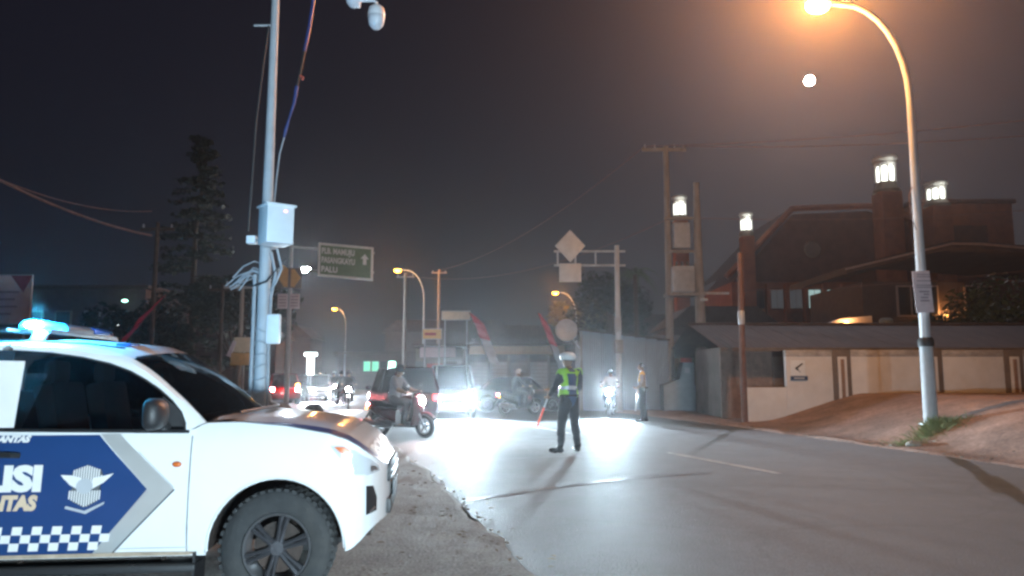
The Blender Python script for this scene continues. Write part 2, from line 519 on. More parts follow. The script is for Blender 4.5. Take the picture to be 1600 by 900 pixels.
def text_on(name, s, size, mat, parent, origin, right=(1, 0, 0), up=(0, 0, 1), bold=0.0, align='l', width=None, space=1.0, shear=0):
    vs, fs = text2d(s, size, bold, space, shear)
    x0, x1 = min(v[0] for v in vs), max(v[0] for v in vs)
    k = (width / (x1 - x0)) if width else 1.0
    sh = {'l': -x0 * k, 'c': -(x0 + x1) / 2 * k, 'r': -x1 * k}[align]
    rt, u, o = Vector(right), Vector(up), Vector(origin)
    mb = MB().add([o + rt * (x * k + sh) + u * y for x, y in vs], fs)
    return mb.build(name, mat, parent, smooth=0)

def lerp_tab(tab, x):
    if x <= tab[0][0]:
        return tab[0][1]
    for (a, p), (b, q) in zip(tab, tab[1:]):
        if x <= b:
            return p + (q - p) * (x - a) / (b - a)
    return tab[-1][1]

def smooth01(t):
    t = max(0.0, min(1.0, t))
    return t * t * (3 - 2 * t)

# ------------------------------------------------------------------ the ground, road, shoulder and verge
random.seed(4)
g = MB()
g.add([(-210, -100, -0.03), (210, -100, -0.03), (210, 200, -0.03), (-210, 200, -0.03)], [(0, 1, 2, 3)])
tag(g.build('ground', soil, smooth=0), kind='structure')

EDGE_R = [(-25, 10.6), (0, 9.6), (5, 9.1), (12.4, 8.34), (15.7, 7.8), (21.9, 6.66), (28, 5.2), (34, 3.6), (40, 1.6), (48, -2.5), (62, -13), (80, -28), (110, -56)]
EDGE_L = [(-25, 4.6), (0, 1.4), (5.74, 0.14), (10.26, -0.95), (15.66, -2.38), (23, -5.2), (33, -10.2), (45, -17), (60, -27.5), (80, -45), (110, -76)]
ys = [-25 + 0.8 * i for i in range(0, 170)]
rd = MB()
vs, fs = [], []
NC = 8
for y in ys:
    a, b = lerp_tab(EDGE_L, y) + 0.07 * noise.noise((y * 0.9, 3, 0)), lerp_tab(EDGE_R, y) + 0.10 * noise.noise((y * 0.7, 9, 0))
    for k in range(NC + 1):
        t = k / NC
        vs.append((a + (b - a) * t, y, 0.004 + 0.03 * math.sin(math.pi * t)))
for i in range(len(ys) - 1):
    for k in range(NC):
        p = i * (NC + 1) + k
        fs.append((p, p + 1, p + NC + 2, p + NC + 1))
road = rd.add(vs, fs).build('road', asphalt, smooth=60)
tag(road, kind='structure')

def road_z(x, y):
    a, b = lerp_tab(EDGE_L, y), lerp_tab(EDGE_R, y)
    t = (x - a) / (b - a)
    return 0.004 + 0.03 * math.sin(math.pi * max(0, min(1, t)))

def strip(name, pts, w, mat, lift=0.004, parent=None, wob=0.0):
    """a thin painted band that follows the road surface"""
    dense = []
    for p, q in zip(pts, pts[1:]):
        n = max(2, int((Vector(q) - Vector(p)).length / 0.25))
        dense += [Vector(p).lerp(Vector(q), i / n) for i in range(n)]
    dense.append(Vector(pts[-1]))
    vs, fs = [], []
    for i, p in enumerate(dense):
        d = (dense[min(i + 1, len(dense) - 1)] - dense[max(i - 1, 0)]).normalized()
        nn = Vector((-d.y, d.x))
        ww = w / 2 * (1 + wob * noise.noise((p.x * 2, p.y * 2, 5)))
        for s in (-1, 1):
            q = p + nn * ww * s
            vs.append((q.x, q.y, road_z(q.x, q.y) + lift))
    for i in range(len(dense) - 1):
        fs.append((2 * i, 2 * i + 1, 2 * i + 3, 2 * i + 2))
    return MB().add(vs, fs).build(name, mat, parent, smooth=0)

g2 = lambda u, v: gnd(u, v, 0.03).to_2d()
strip('lane_dash', [(3.97, 11.3), (2.95, 14.39)], 0.11, paint_road, parent=road, wob=0.5)
for a, b in (((1.45, 19.2), (0.55, 22.1)), ((-1.4, 27.6), (-2.7, 30.3)), ((5.6, 6.4), (6.55, 3.4))):
    strip('lane_dash', [b, a], 0.11, paint_road, parent=road, wob=0.5)
strip('pale_crossing_line', [g2(735, 778), g2(850, 762), g2(980, 748), g2(1110, 738)], 0.07, pale_line_m, parent=road, wob=0.9)  # thin, slightly paler bands running across the asphalt
strip('pale_crossing_line', [g2(700, 722), g2(800, 716), g2(905, 712)], 0.06, pale_line_m, parent=road, wob=0.9)

# gravel shoulder on which the pickup stands
vs, fs = [], []
sy = [-6 + 0.16 * i for i in range(150)] + [18.5 + 1.2 * i for i in range(70)]
NS_ = 36
for y in sy:
    b = lerp_tab(EDGE_L, y) + 0.12 * noise.noise((y * 0.8, 1, 7)) + 0.05 * noise.noise((y * 3.1, 1, 7)) + 0.02
    for k in range(NS_ + 1):
        x = b - 9.0 * (k / NS_) ** 1.6
        lump = 0.014 * noise.noise((x * 1.3, y * 1.3, 0)) + 0.006 * noise.noise((x * 4.5, y * 4.5, 2)) + 0.005 * noise.noise((x * 10, y * 10, 4))
        vs.append((x, y, -0.008 if k == 0 else 0.024 + lump * min(1, k / 3)))
for i in range(len(sy) - 1):
    for k in range(NS_):
        p = i * (NS_ + 1) + k
        fs.append((p, p + 1, p + NS_ + 2, p + NS_ + 1))
shoulder = MB().add(vs, fs).build('shoulder', gravel, smooth=60)
tag(shoulder, kind='structure')

def verge_z(x, y):
    d = x - lerp_tab(EDGE_R, y)
    return 0.92 * smooth01((x - 7.5) / 4.0) * smooth01(d / 1.3) * smooth01((30.5 - y) / 4.0)
vs, fs = [], []
vy = [2 + 0.4 * i for i in range(0, 80)]
NV = 44
for y in vy:
    a = lerp_tab(EDGE_R, y) - 0.12 + 0.14 * noise.noise((y * 1.1, 4, 2))
    for k in range(NV + 1):
        x = a + (24 - a) * (k / NV) ** 1.5
        bumpz = 0.04 * noise.noise((x * 0.9, y * 0.9, 3)) + 0.012 * noise.noise((x * 2.6, y * 2.6, 1))
        vs.append((x, y, (0.0 if k == 0 else 0.035 + verge_z(x, y) + bumpz)))
for i in range(len(vy) - 1):
    for k in range(NV):
        p = i * (NV + 1) + k
        fs.append((p, p + 1, p + NV + 2, p + NV + 1))
verge = MB().add(vs, fs).build('verge', verge_m, smooth=60)
tag(verge, kind='structure')

# broken stone chips along the two road edges: too many and too small to count
chip = MB()
for i in range(1100):
    if i < 700:
        y = random.uniform(8, 27)
        x = lerp_tab(EDGE_R, y) + random.gauss(0.25, 0.22)
        z = 0.03 + verge_z(x, y)
    else:
        y = random.uniform(3.5, 12)
        x = lerp_tab(EDGE_L, y) + 0.1 - abs(random.gauss(0, 0.7))
        z = 0.012
    s = random.uniform(0.005, 0.016)
    rz = random.uniform(0, 3)
    chip.box((x, y, z + s * 0.3), (s * 2, s * 1.5, s), rz)
tag(chip.build('gravel_chips', rubble_m, smooth=0), 'loose stone chips scattered along the edges of the road', 'gravel', kind='stuff')

# ------------------------------------------------------------------ the police pickup
YAW = R(6)
TX, TY = -1.503 - 0.9 * math.sin(YAW), 4.90 + 0.9 * math.cos(YAW)      # front axle on the ground, centre line; near side faces the camera
T = thing('police_pickup', 'white and blue double cab police pickup with a blue roof beacon, parked on the shoulder', 'pickup truck', (TX, TY, 0.0), YAW)
T.scale = (0.96, 1, 1)
HW = [(-4.6, 0.86), (-4.3, 0.90), (0.30, 0.90), (0.42, 0.89), (0.50, 0.87), (0.56, 0.83), (0.61, 0.76), (0.65, 0.66), (0.68, 0.54), (0.70, 0.38), (0.712, 0.0)]
OFF = [(0.30, 0.045), (0.40, 0.015), (0.52, 0.0), (0.78, 0.0), (0.84, 0.006), (0.98, 0.012), (1.08, 0.026), (1.14, 0.05), (1.2, 0.085)]
def t_hw(x): return lerp_tab(HW, x)
def t_y(x, z): return max(0.0, t_hw(x) - lerp_tab(OFF, z))
def arch(x, c, base, rx=0.447, rz=0.452, zc=0.37):
    q = 1 - ((x - c) / rx) ** 2
    return max(base, zc + rz * math.sqrt(q)) if q > 0 else base
def t_zb(x):
    base = 0.345 if x < 0.44 else 0.345 + 0.15 * smooth01((x - 0.44) / 0.24)
    return max(arch(x, -0.005, base), arch(x, -3.09, base))
ZS = [(-2.74, 1.135), (-0.62, 1.112), (-0.56, 1.135), (-0.50, 1.17), (-0.27, 1.172), (0.03, 1.145), (0.32, 1.095), (0.44, 1.055), (0.52, 1.01), (0.59, 0.955), (0.65, 0.90), (0.69, 0.86), (0.712, 0.83)]
def t_zs(x): return lerp_tab(ZS, x)

def half_section(x, top=True):
    zb, zs = t_zb(x), t_zs(x)
    pts = []
    for t in (0, 0.06, 0.15, 0.27, 0.40, 0.53, 0.66, 0.78, 0.88, 0.95, 1.0):
        z = zb + (zs - zb) * t
        pts.append((t_y(x, z), z))
    ysd = pts[-1][0]
    if top:
        cr = 0.045 * smooth01((0.72 - x) / 0.35)
        for fr in (0.97, 0.9, 0.78, 0.55, 0.28, 0.0):
            bulge = 0.012 if 0.5 < fr < 0.8 else 0
            pts.append((ysd * fr, zs + cr * (1 - fr ** 2) + bulge * smooth01((0.6 - x) / 0.3)))
    else:
        pts.append((ysd - 0.035, zs + 0.004))
        pts.append((ysd - 0.06, zs - 0.10))
    return pts

def loft_parts(xs, secf, classify, mirror=True):
    parts = {}
    for sgn in ((-1, 1) if mirror else (-1,)):
        secs = [[(x, sgn * y, z) for y, z in secf(x)] for x in xs]
        for i in range(len(xs) - 1):
            for k in range(len(secs[0]) - 1):
                q = [secs[i][k], secs[i + 1][k], secs[i + 1][k + 1], secs[i][k + 1]]
                c = [sum(p[j] for p in q) / 4 for j in range(3)]
                parts.setdefault(classify(c, sgn, k), MB()).add(q, [(0, 1, 2, 3)] if sgn < 0 else [(3, 2, 1, 0)])
    return parts

def frange(a, b, n): return [a + (b - a) * i / n for i in range(n + 1)]
xs = frange(-0.56, -0.455, 3) + frange(-0.448, 0.438, 36)[0:] + frange(0.445, 0.60, 12) + [0.62, 0.64, 0.655, 0.67, 0.68, 0.69, 0.70, 0.707, 0.712]
def cls_front(c, s, k):
    x, y, z = c
    if k >= 10 and z > 0.86:
        return 'bonnet'
    if x > 0.46 and z < 0.80:
        return 'front_bumper'
    return ('front_wing', s)
for key, mb in loft_parts(xs, half_section, cls_front).items():
    mb.build(key if isinstance(key, str) else key[0], truck_white, T, smooth=50)
xs = frange(-2.72, -0.56, 22)
def cls_cab(c, s, k): return ('front_door' if c[0] > -1.86 else 'rear_door', s)
for key, mb in loft_parts(xs, lambda x: half_section(x, False), cls_cab).items():
    mb.build(key[0], truck_white, T, smooth=50)
xs = [-4.62] + frange(-4.55, -3.545, 6) + frange(-3.535, -2.645, 30) 
def bed_sec(x):
    zb = max(arch(x, -3.09, 0.42), 0.42)
    zs = 1.15
    return [(t_y(x, zb + (zs - zb) * t), zb + (zs - zb) * t) for t in (0, 0.1, 0.3, 0.5, 0.7, 0.88, 1)] + [(0.78, 1.155), (0.77, 0.70)]
for key, mb in loft_parts([x for x in xs if x <= -2.76] + [-2.76], bed_sec, lambda c, s, k: ('load_bed_side', s)).items():
    mb.build('load_bed_side', truck_white, T, smooth=50)
MB().box((-4.60, 0, 0.82), (0.05, 1.70, 0.62)).build('tailgate', truck_white, T, bevel=0.012)
MB().box((-3.68, 0, 0.66), (1.80, 1.52, 0.05)).build('load_bed_floor', under_m, T)
MB().box((-2.745, 0, 0.83), (0.03, 1.64, 0.58)).build('cab_rear_wall', truck_white, T)
# dark pan and chassis under the body
u = MB()
u.box((-1.6, 0, 0.42), (2.1, 1.62, 0.14)).box((0.45, 0, 0.50), (0.3, 1.30, 0.2)).box((-3.6, 0, 0.48), (1.7, 0.9, 0.16))
u.box((0, 0, 0.62), (0.9, 1.00, 0.5))
u.tube([(0, -0.72, 0.372), (0, 0.72, 0.372)], 0.05, 8).tube([(-3.09, -0.72, 0.372), (-3.09, 0.72, 0.372)], 0.06, 8)
u.build('chassis', under_m, T, smooth=0)
for c in (-0.005, -3.09):
    for s in (-1, 1):
        w = MB()
        vs, fs = [], []
        for i in range(19):
            a = math.pi * i / 18
            for yy in (0.885, 0.50):
                vs.append((c + 0.455 * math.cos(a), s * yy, 0.36 + 0.462 * math.sin(a)))
        for i in range(18):
            fs.append((2 * i, 2 * i + 1, 2 * i + 3, 2 * i + 2))
        vs2 = [(c + 0.455 * math.cos(math.pi * i / 18), s * 0.50, 0.36 + 0.462 * math.sin(math.pi * i / 18)) for i in range(19)]
        w.add(vs, fs).add(vs2, [tuple(range(19))])
        w.build('wheel_arch_liner', under_m, T)
        lip = [(c + 0.447 * math.cos(math.pi * i / 24), s * (t_y(c + 0.447 * math.cos(math.pi * i / 24), 0.37 + 0.452 * math.sin(math.pi * i / 24)) - 0.004),
                0.37 + 0.452 * math.sin(math.pi * i / 24)) for i in range(25)]
        MB().tube(lip, 0.010, 6).build('arch_lip', truck_white, T)

def wheel(parent, x, y, z, r, w, side, spokes=6, tyre_mat=rubber, detail=True, name='wheel'):
    """one road wheel: tyre, rim with spokes, hub; side = -1 when its face looks to -y"""
    rr = r * 0.60
    o = bpy.data.objects.new(name, None)
    COL.objects.link(o)
    o.parent = parent
    o.location = (x, y, z)
    prof = [(rr, -w * 0.40), (rr * 1.03, -w * 0.46), (r * 0.80, -w * 0.52), (r * 0.93, -w * 0.48), (r * 0.975, -w * 0.42), (r, -w * 0.30), (r, w * 0.30),
            (r * 0.975, w * 0.42), (r * 0.93, w * 0.48), (r * 0.80, w * 0.52), (rr * 1.03, w * 0.46), (rr, w * 0.40), (rr, -w * 0.40)]
    t = MB().lathe(prof, 48 if detail else 28, axis='y')
    if detail:
        for k in range(44):
            a = 2 * math.pi * k / 44
            for yy in (-w * 0.40, w * 0.40, -w * 0.15, w * 0.15):
                aa = a + (0.07 if abs(yy) < w * 0.3 else 0)
                M3 = Matrix.Rotation(-aa, 3, 'Y')
                t.box((r * 0.980 * math.cos(aa), yy * 0.9, r * 0.980 * math.sin(aa)), (0.024, w * 0.15, 0.030), M3=M3)
        for k in range(26):            # raised sidewall blocks
            a = 2 * math.pi * (k + 0.25 * math.sin(k * 7)) / 40
            M3 = Matrix.Rotation(-a, 3, 'Y')
            t.box((r * 0.81 * math.cos(a), side * w * 0.522, r * 0.81 * math.sin(a)), (0.032, 0.004, 0.016), M3=M3)
    t.build('tyre', tyre_mat, o, smooth=35)
    f = side * w * 0.36
    rim = MB().lathe([(rr, side * w * 0.42), (rr * 0.97, side * w * 0.45), (rr * 0.93, side * w * 0.42), (rr * 0.90, side * w * 0.30), (rr * 0.90, -side * w * 0.3)], 40 if detail else 20, axis='y')
    rim.build('rim', alloy_lip, o)
    sp = MB()
    for k in range(spokes):
        a = 2 * math.pi * k / spokes + 0.3
        ca, sa = math.cos(a), math.sin(a)
        for da in ((-0.10, 0.10) if detail else (0,)):
            p0 = Vector((rr * 0.22 * math.cos(a + da * 2), f * 0.90, rr * 0.22 * math.sin(a + da * 2)))
            p1 = Vector((rr * 0.92 * math.cos(a + da), f * 1.02, rr * 0.92 * math.sin(a + da)))
            sp.tube([p0, (p0 + p1) / 2 + Vector((0, side * 0.008, 0)), p1], [rr * 0.10, rr * 0.085, rr * 0.12], 6, flat=0.7)
    sp.lathe([(0.001, f * 1.06), (rr * 0.2, f * 1.05), (rr * 0.27, f * 0.92), (rr * 0.27, f * 0.5)], 18, axis='y')
    if detail:
        for k in range(6):
            a = 2 * math.pi * k / 6
            sp.lathe([(0.001, f * 1.10), (0.010, f * 1.10), (0.012, f * 0.95)], 6, (rr * 0.16 * math.cos(a), 0, rr * 0.16 * math.sin(a)), 'y')
    sp.build('spokes', alloy, o, smooth=35)
    MB().lathe([(0.001, f * 0.35), (rr * 0.72, f * 0.35), (rr * 0.72, f * 0.22)], 24, axis='y').build('brake_disc', under_m if detail else black_plastic, o)
    return o

for x in (-0.0, -3.09):
    wheel(T, x, -0.772, 0.374, 0.372, 0.245, -1)
    wheel(T, x, 0.772, 0.374, 0.372, 0.245, 1)

# cab above the belt line
def gy(z): return 0.868 - (z - 1.11) * 0.27
OUT = [(-0.505, 1.172), (-0.56, 1.225), (-0.66, 1.315), (-0.76, 1.395), (-0.86, 1.47), (-0.96, 1.538), (-1.06, 1.592), (-1.20, 1.64), (-1.38, 1.665), (-1.60, 1.68), (-1.86, 1.688)]
INN = [(-0.625, 1.112), (-0.632, 1.17), (-0.668, 1.24), (-0.735, 1.31), (-0.83, 1.385), (-0.93, 1.447), (-1.04, 1.503), (-1.18, 1.552), (-1.36, 1.592), (-1.58, 1.622), (-1.82, 1.636)]
OUT2 = [(-1.86, 1.688), (-2.10, 1.688), (-2.35, 1.68), (-2.52, 1.655), (-2.62, 1.60), (-2.68, 1.45), (-2.72, 1.30), (-2.74, 1.135)]
INN2 = [(-1.90, 1.638), (-2.10, 1.638), (-2.32, 1.628), (-2.44, 1.60), (-2.50, 1.54), (-2.54, 1.40), (-2.57, 1.25), (-2.58, 1.13)]
def frame_strip(outl, innl, s):
    mb = MB()
    vs = []
    for (a, b) in zip(outl, innl):
        mid = ((a[0] + b[0]) / 2, (a[1] + b[1]) / 2)
        vs.append((a[0], s * (gy(a[1]) - 0.030), a[1]))
        vs.append((mid[0] * 0.6 + a[0] * 0.4, s * (gy(mid[1]) + 0.004), mid[1] * 0.6 + a[1] * 0.4))
        vs.append((b[0], s * gy(b[1]), b[1]))
        vs.append((b[0], s * (gy(b[1]) - 0.05), b[1]))
        vs.append((a[0], s * (gy(a[1]) - 0.09), a[1] - 0.01))
    fs = []
    for i in range(len(outl) - 1):
        for k in range(4):
            p = i * 5 + k
            fs.append((p, p + 1, p + 6, p + 5))
    return mb.add(vs, fs)
for s in (-1, 1):
    frame_strip(OUT, INN, s).build('front_pillar', truck_white, T, smooth=60)
    frame_strip(OUT2, INN2, s).build('rear_pillar', truck_white, T, smooth=60)
    b = MB()
    b.add([(-1.81, s * gy(1.636), 1.636), (-1.915, s * gy(1.638), 1.638), (-1.95, s * gy(1.12), 1.12), (-1.83, s * gy(1.12), 1.12)], [(0, 1, 2, 3)])
    b.build('middle_pillar', black_plastic, T, smooth=0)
    gpts = [(-0.625, 1.112)] + INN[1:] + [(-1.83, 1.14)]
    gl = MB().add([(x, s * (gy(z) - 0.018), z) for x, z in gpts], [tuple(range(len(gpts)))])
    gl.build('front_door_window', cab_glass, T, smooth=0)
    gpts = INN2 + [(-1.95, 1.13)]
    MB().add([(x, s * (gy(z) - 0.018), z) for x, z in gpts], [tuple(range(len(gpts)))]).build('rear_door_window', cab_glass, T, smooth=0)
    trim = [(x, s * (gy(z) + 0.006), z) for x, z in INN]
    MB().tube(trim, 0.007, 5).build('window_seal', black_plastic, T)
    MB().tube([(-0.60, s * (t_y(-0.6, 1.11) - 0.004), 1.117), (-2.6, s * (t_y(-0.7, 1.13) - 0.012), 1.138)], 0.013, 6).build('waist_seal', black_plastic, T)
# triangular mirror sail and door mirrors
for s in (-1, 1):
    MB().prism([(-0.628, 1.12), (-0.64, 1.20), (-0.70, 1.275), (-0.79, 1.34), (-0.80, 1.12)], s * (gy(1.2) - 0.016), s * (gy(1.2) - 0.004)).build('mirror_sail', black_plastic, T, smooth=0)
    mr = bpy.data.objects.new('door_mirror', None)
    COL.objects.link(mr)
    mr.parent = T
    mr.location = (-0.775, s * 1.0, 1.235)
    h = MB()
    ring = []
    for (xx, k) in ((-0.045, 0.86), (-0.03, 1.0), (0.02, 0.98), (0.055, 0.75), (0.075, 0.35)):
        ring.append([(xx, k * 0.115 * math.copysign(abs(math.cos(a)) ** 0.6, math.cos(a)), k * 0.098 * math.copysign(abs(math.sin(a)) ** 0.6, math.sin(a))) for a in [2 * math.pi * i / 18 for i in range(18)]])
    vs = [p for rg in ring for p in rg]
    fs = [(i * 18 + j, i * 18 + (j + 1) % 18, (i + 1) * 18 + (j + 1) % 18, (i + 1) * 18 + j) for i in range(4) for j in range(18)]
    h.add(vs, fs + [tuple(range(18))[::-1], tuple(4 * 18 + j for j in range(18))])
    h.build('mirror_housing', black_plastic, mr, smooth=50)
    MB().box((-0.047, 0, 0), (0.004, 0.16, 0.13)).build('mirror_glass', steel, mr, bevel=0.001)
    MB().tube([(0.02, -s * 0.06, -0.07), (0.03, -s * 0.15, -0.09)], [0.03, 0.025], 8).build('mirror_arm', black_plastic, mr)
# roof
vs, fs = [], []
RX = [(-1.0, 1.56)] + [p for p in OUT[6:]] + OUT2[1:5]
RX = [(-1.045, 1.585)] + OUT[7:] + OUT2[1:5]
for x, z in RX:
    e = gy(z) - 0.030
    for k in range(13):
        y = -1 + 2 * k / 12
        vs.append((x + (0.10 * (1 - y * y) if x > -1.3 else (-0.04 * (1 - y * y) if x < -2.4 else 0.03 * (1 - y * y) * (x > -1.5))), y * e, z + 0.055 * (1 - abs(y) ** 2.4)))
for i in range(len(RX) - 1):
    for k in range(12):
        p = i * 13 + k
        fs.append((p, p + 1, p + 14, p + 13))
MB().add(vs, fs).build('roof', truck_white, T, smooth=50)
MB().tube([(-1.10, -0.72, 1.655), (-1.35, -0.725, 1.685), (-1.75, -0.725, 1.70), (-2.4, -0.715, 1.70)], 0.006, 5).build('roof_gutter', black_plastic, T)
# small antenna plate on the roof
MB().box((-1.20, -0.42, 1.687), (0.10, 0.18, 0.02)).build('roof_patch', beacon_blue, T, bevel=0.004)
# windscreen
vs, fs = [], []
for i in range(9):
    t = i / 8
    x0, z0 = -0.505 + (-1.045 + 0.505) * t, 1.168 + (1.60 - 1.168) * t - 0.02 * math.sin(math.pi * t) * -1
    e = gy(z0) - 0.05
    for k in range(13):
        y = -1 + 2 * k / 12
        vs.append((x0 + (0.16 - 0.06 * t) * (1 - y * y), y * e, z0 + 0.045 * (1 - y * y)))
for i in range(8):
    for k in range(12):
        p = i * 13 + k
        fs.append((p, p + 1, p + 14, p + 13))
MB().add(vs, fs).build('windscreen', cab_glass, T, smooth=60)
cw = MB()
cw.add([(-0.52 + 0.17 * (1 - (y / 0.8) ** 2), y, 1.176 + 0.03 * (1 - (y / 0.8) ** 2)) for y in [-0.8 + 0.16 * i for i in range(11)]] +
       [(-0.36 + 0.17 * (1 - (y / 0.8) ** 2), y, 1.182 + 0.035 * (1 - (y / 0.8) ** 2)) for y in [-0.8 + 0.16 * i for i in range(11)]],
       [(i, i + 1, i + 12, i + 11) for i in range(10)])
cw.build('cowl', black_plastic, T)
for y0, y1 in ((-0.62, 0.02), (0.0, 0.62)):
    pts = [(-0.40 + 0.16 * (1 - (y / 0.8) ** 2), y, 1.215 + 0.03 * (1 - (y / 0.8) ** 2)) for y in [y0 + (y1 - y0) * i / 6 for i in range(7)]]
    MB().tube(pts, 0.009, 5).build('wiper', black_plastic, T)
# inside: dash, wheel, seats
MB().box((-0.62, 0, 1.08), (0.46, 1.44, 0.20)).build('dashboard', seat_m, T, bevel=0.05)
MB().lathe([(0.185, -0.012), (0.198, 0), (0.185, 0.012), (0.172, 0), (0.185, -0.012)], 24).build('steering_wheel', black_plastic, T, loc=(-0.95, -0.38, 1.10), rot=(0, R(-62), 0))
for s in (-1, 1):
    st = MB()
    st.box((-1.30, s * 0.38, 0.86), (0.50, 0.50, 0.16)).box((-1.62, s * 0.38, 1.12), (0.14, 0.48, 0.62), M3=Matrix.Rotation(R(-12), 3, 'Y'))
    st.box((-1.70, s * 0.38, 1.50), (0.09, 0.24, 0.16))
    st.build('seat', seat_m, T, bevel=0.04)
MB().box((-2.35, 0, 1.03), (0.16, 1.36, 0.66)).build('rear_bench', seat_m, T, bevel=0.05)
MB().add([(-2.58, -0.66, 1.20), (-2.58, 0.66, 1.20), (-2.52, 0.60, 1.56), (-2.52, -0.60, 1.56)], [(0, 1, 2, 3)]).build('rear_window', cab_glass, T, smooth=0)
MB().add([(-2.745, -0.82, 1.12), (-2.745, 0.82, 1.12), (-2.60, 0.74, 1.19), (-2.60, -0.74, 1.19)], [(0, 1, 2, 3)]).build('rear_shelf', black_plastic, T, smooth=0)

def on_side(name, poly, mat, lift=0.004, parent=T, cut=0.10):
    """a sheet of film that follows the curved near flank"""
    bm = bmesh.new()
    f = bm.faces.new([bm.verts.new((x, 0, z)) for x, z in poly])
    bmesh.ops.triangulate(bm, faces=[f])
    for _ in range(4):
        ed = [e for e in bm.edges if e.calc_length() > cut]
        if not ed:
            break
        bmesh.ops.subdivide_edges(bm, edges=ed, cuts=1)
        bmesh.ops.triangulate(bm, faces=bm.faces[:])
    for v in bm.verts:
        v.co.y = -(t_y(v.co.x, v.co.z) + lift)
    bmesh.ops.recalc_face_normals(bm, faces=bm.faces)
    me = bpy.data.meshes.new(name)
    bm.to_mesh(me)
    bm.free()
    me.materials.append(mat)
    me.shade_smooth()
    o = bpy.data.objects.new(name, me)
    COL.objects.link(o)
    o.parent = parent
    return o

def side_text(name, s, right_x, z, h, mat, width=None, bold=0.0, shear=0.0, lift=0.014):
    vs, fs = text2d(s, h / 0.70, bold, 1.0, shear)
    x0, x1 = min(v[0] for v in vs), max(v[0] for v in vs)
    k = width / (x1 - x0) if width else 1.0
    out = []
    for x, y in vs:
        X = right_x + (x - x1) * k
        out.append((X, -(t_y(X, z + y) + lift), z + y))
    return MB().add(out, fs).build(name, mat, T, smooth=0)

on_side('blue_livery', [(-2.70, 1.10), (-1.165, 1.10), (-0.835, 0.765), (-1.165, 0.365), (-2.70, 0.365)], police_blue, 0.007)
on_side('silver_chevron', [(-1.160, 1.105), (-1.035, 1.105), (-0.665, 0.765), (-1.065, 0.352), (-1.180, 0.352), (-0.830, 0.765)], decal_silver, 0.010)
on_side('chevron_line', [(-0.655, 0.760), (-1.050, 0.352), (-1.064, 0.352), (-0.667, 0.762)], decal_dark, 0.013)
on_side('chevron_line', [(-0.905, 0.995), (-0.667, 0.772), (-0.660, 0.772), (-0.898, 0.995)], decal_grey, 0.013)
side_text('door_lettering_polisi', 'POLISI', -1.490, 0.770, 0.142, decal_white, width=0.70, bold=0.012)
side_text('door_lettering_lalu_lintas', 'LALU LINTAS', -1.505, 0.652, 0.082, cream, width=0.66, bold=0.008, shear=0.15)
side_text('door_lettering_korlantas', 'KORLANTAS', -1.585, 1.062, 0.036, decal_white, width=0.36, bold=0.004, shear=0.25)
ck = 0.0605
n = 0
for row in range(3):
    for i in range(14):
        xr = -1.10 - 0.010 * row - i * 2 * ck + (ck if row == 1 else 0)
        if xr - ck < -2.66 or (row == 1 and i == 0 and False):
            continue
        zt = 0.548 - row * 0.050
        on_side('checker_square', [(xr, zt), (xr - ck, zt), (xr - ck - 0.008, zt - 0.05), (xr - 0.008, zt - 0.05)], decal_white, 0.012, cut=0.2)
# traffic-police badge: striped shield with wings and a plain centre
bx, bz = -1.215, 0.785
k = 0.00385
on_side('badge_shield', [(bx + a * k, bz + b * k) for a, b in ((0, 34), (10, 28), (22, 27), (27, 16), (20, 6), (21, -6), (24, -16), (18, -24), (4, -32), (-4, -32), (-20, -24), (-27, -16), (-24, -6), (-20, 4), (-27, 14), (-22, 26), (-10, 28))], decal_dark, 0.010)
for i in range(13):
    a = -25 + i * 4.0
    top = (34 - abs(a) * 0.35) if abs(a) < 23 else 18
    on_side('badge_stripe', [((bx + (a - 1.1) * k), bz + 7 * k), (bx + (a + 1.1) * k, bz + 7 * k), (bx + (a + 1.6) * k, bz + top * k), (bx + (a - 0.6) * k, bz + top * k)], decal_white, 0.013, cut=0.3)
    bot = -(32 - abs(a) * 0.5)
    on_side('badge_stripe', [((bx + (a - 1.1) * k), bz - 6 * k), (bx + (a + 1.1) * k, bz - 6 * k), (bx + (a + 0.4) * k, bz + bot * k), (bx + (a - 1.8) * k, bz + bot * k)], decal_white, 0.013, cut=0.3)
on_side('badge_wing', [(bx + a * k, bz + b * k) for a, b in ((10, 14), (24, 16), (44, 21), (32, 11), (28, 6), (20, 2), (6, -6))], decal_white, 0.015)
on_side('badge_wing', [(bx + a * k, bz + b * k) for a, b in ((-8, 14), (-24, 18), (-42, 19), (-36, 12), (-30, 8), (-26, 3), (-8, -6))], decal_white, 0.015)
on_side('badge_centre', [(bx - 2 * k + 13.5 * k * math.cos(a), bz + 1 * k + 12 * k * math.sin(a)) for a in [2 * math.pi * i / 20 for i in range(20)]], decal_grey, 0.018)
on_side('badge_scroll', [(bx + a * k, bz + b * k) for a, b in ((-30, -30), (0, -38), (32, -24), (30, -28), (2, -43), (-32, -34))], decal_grey, 0.012)
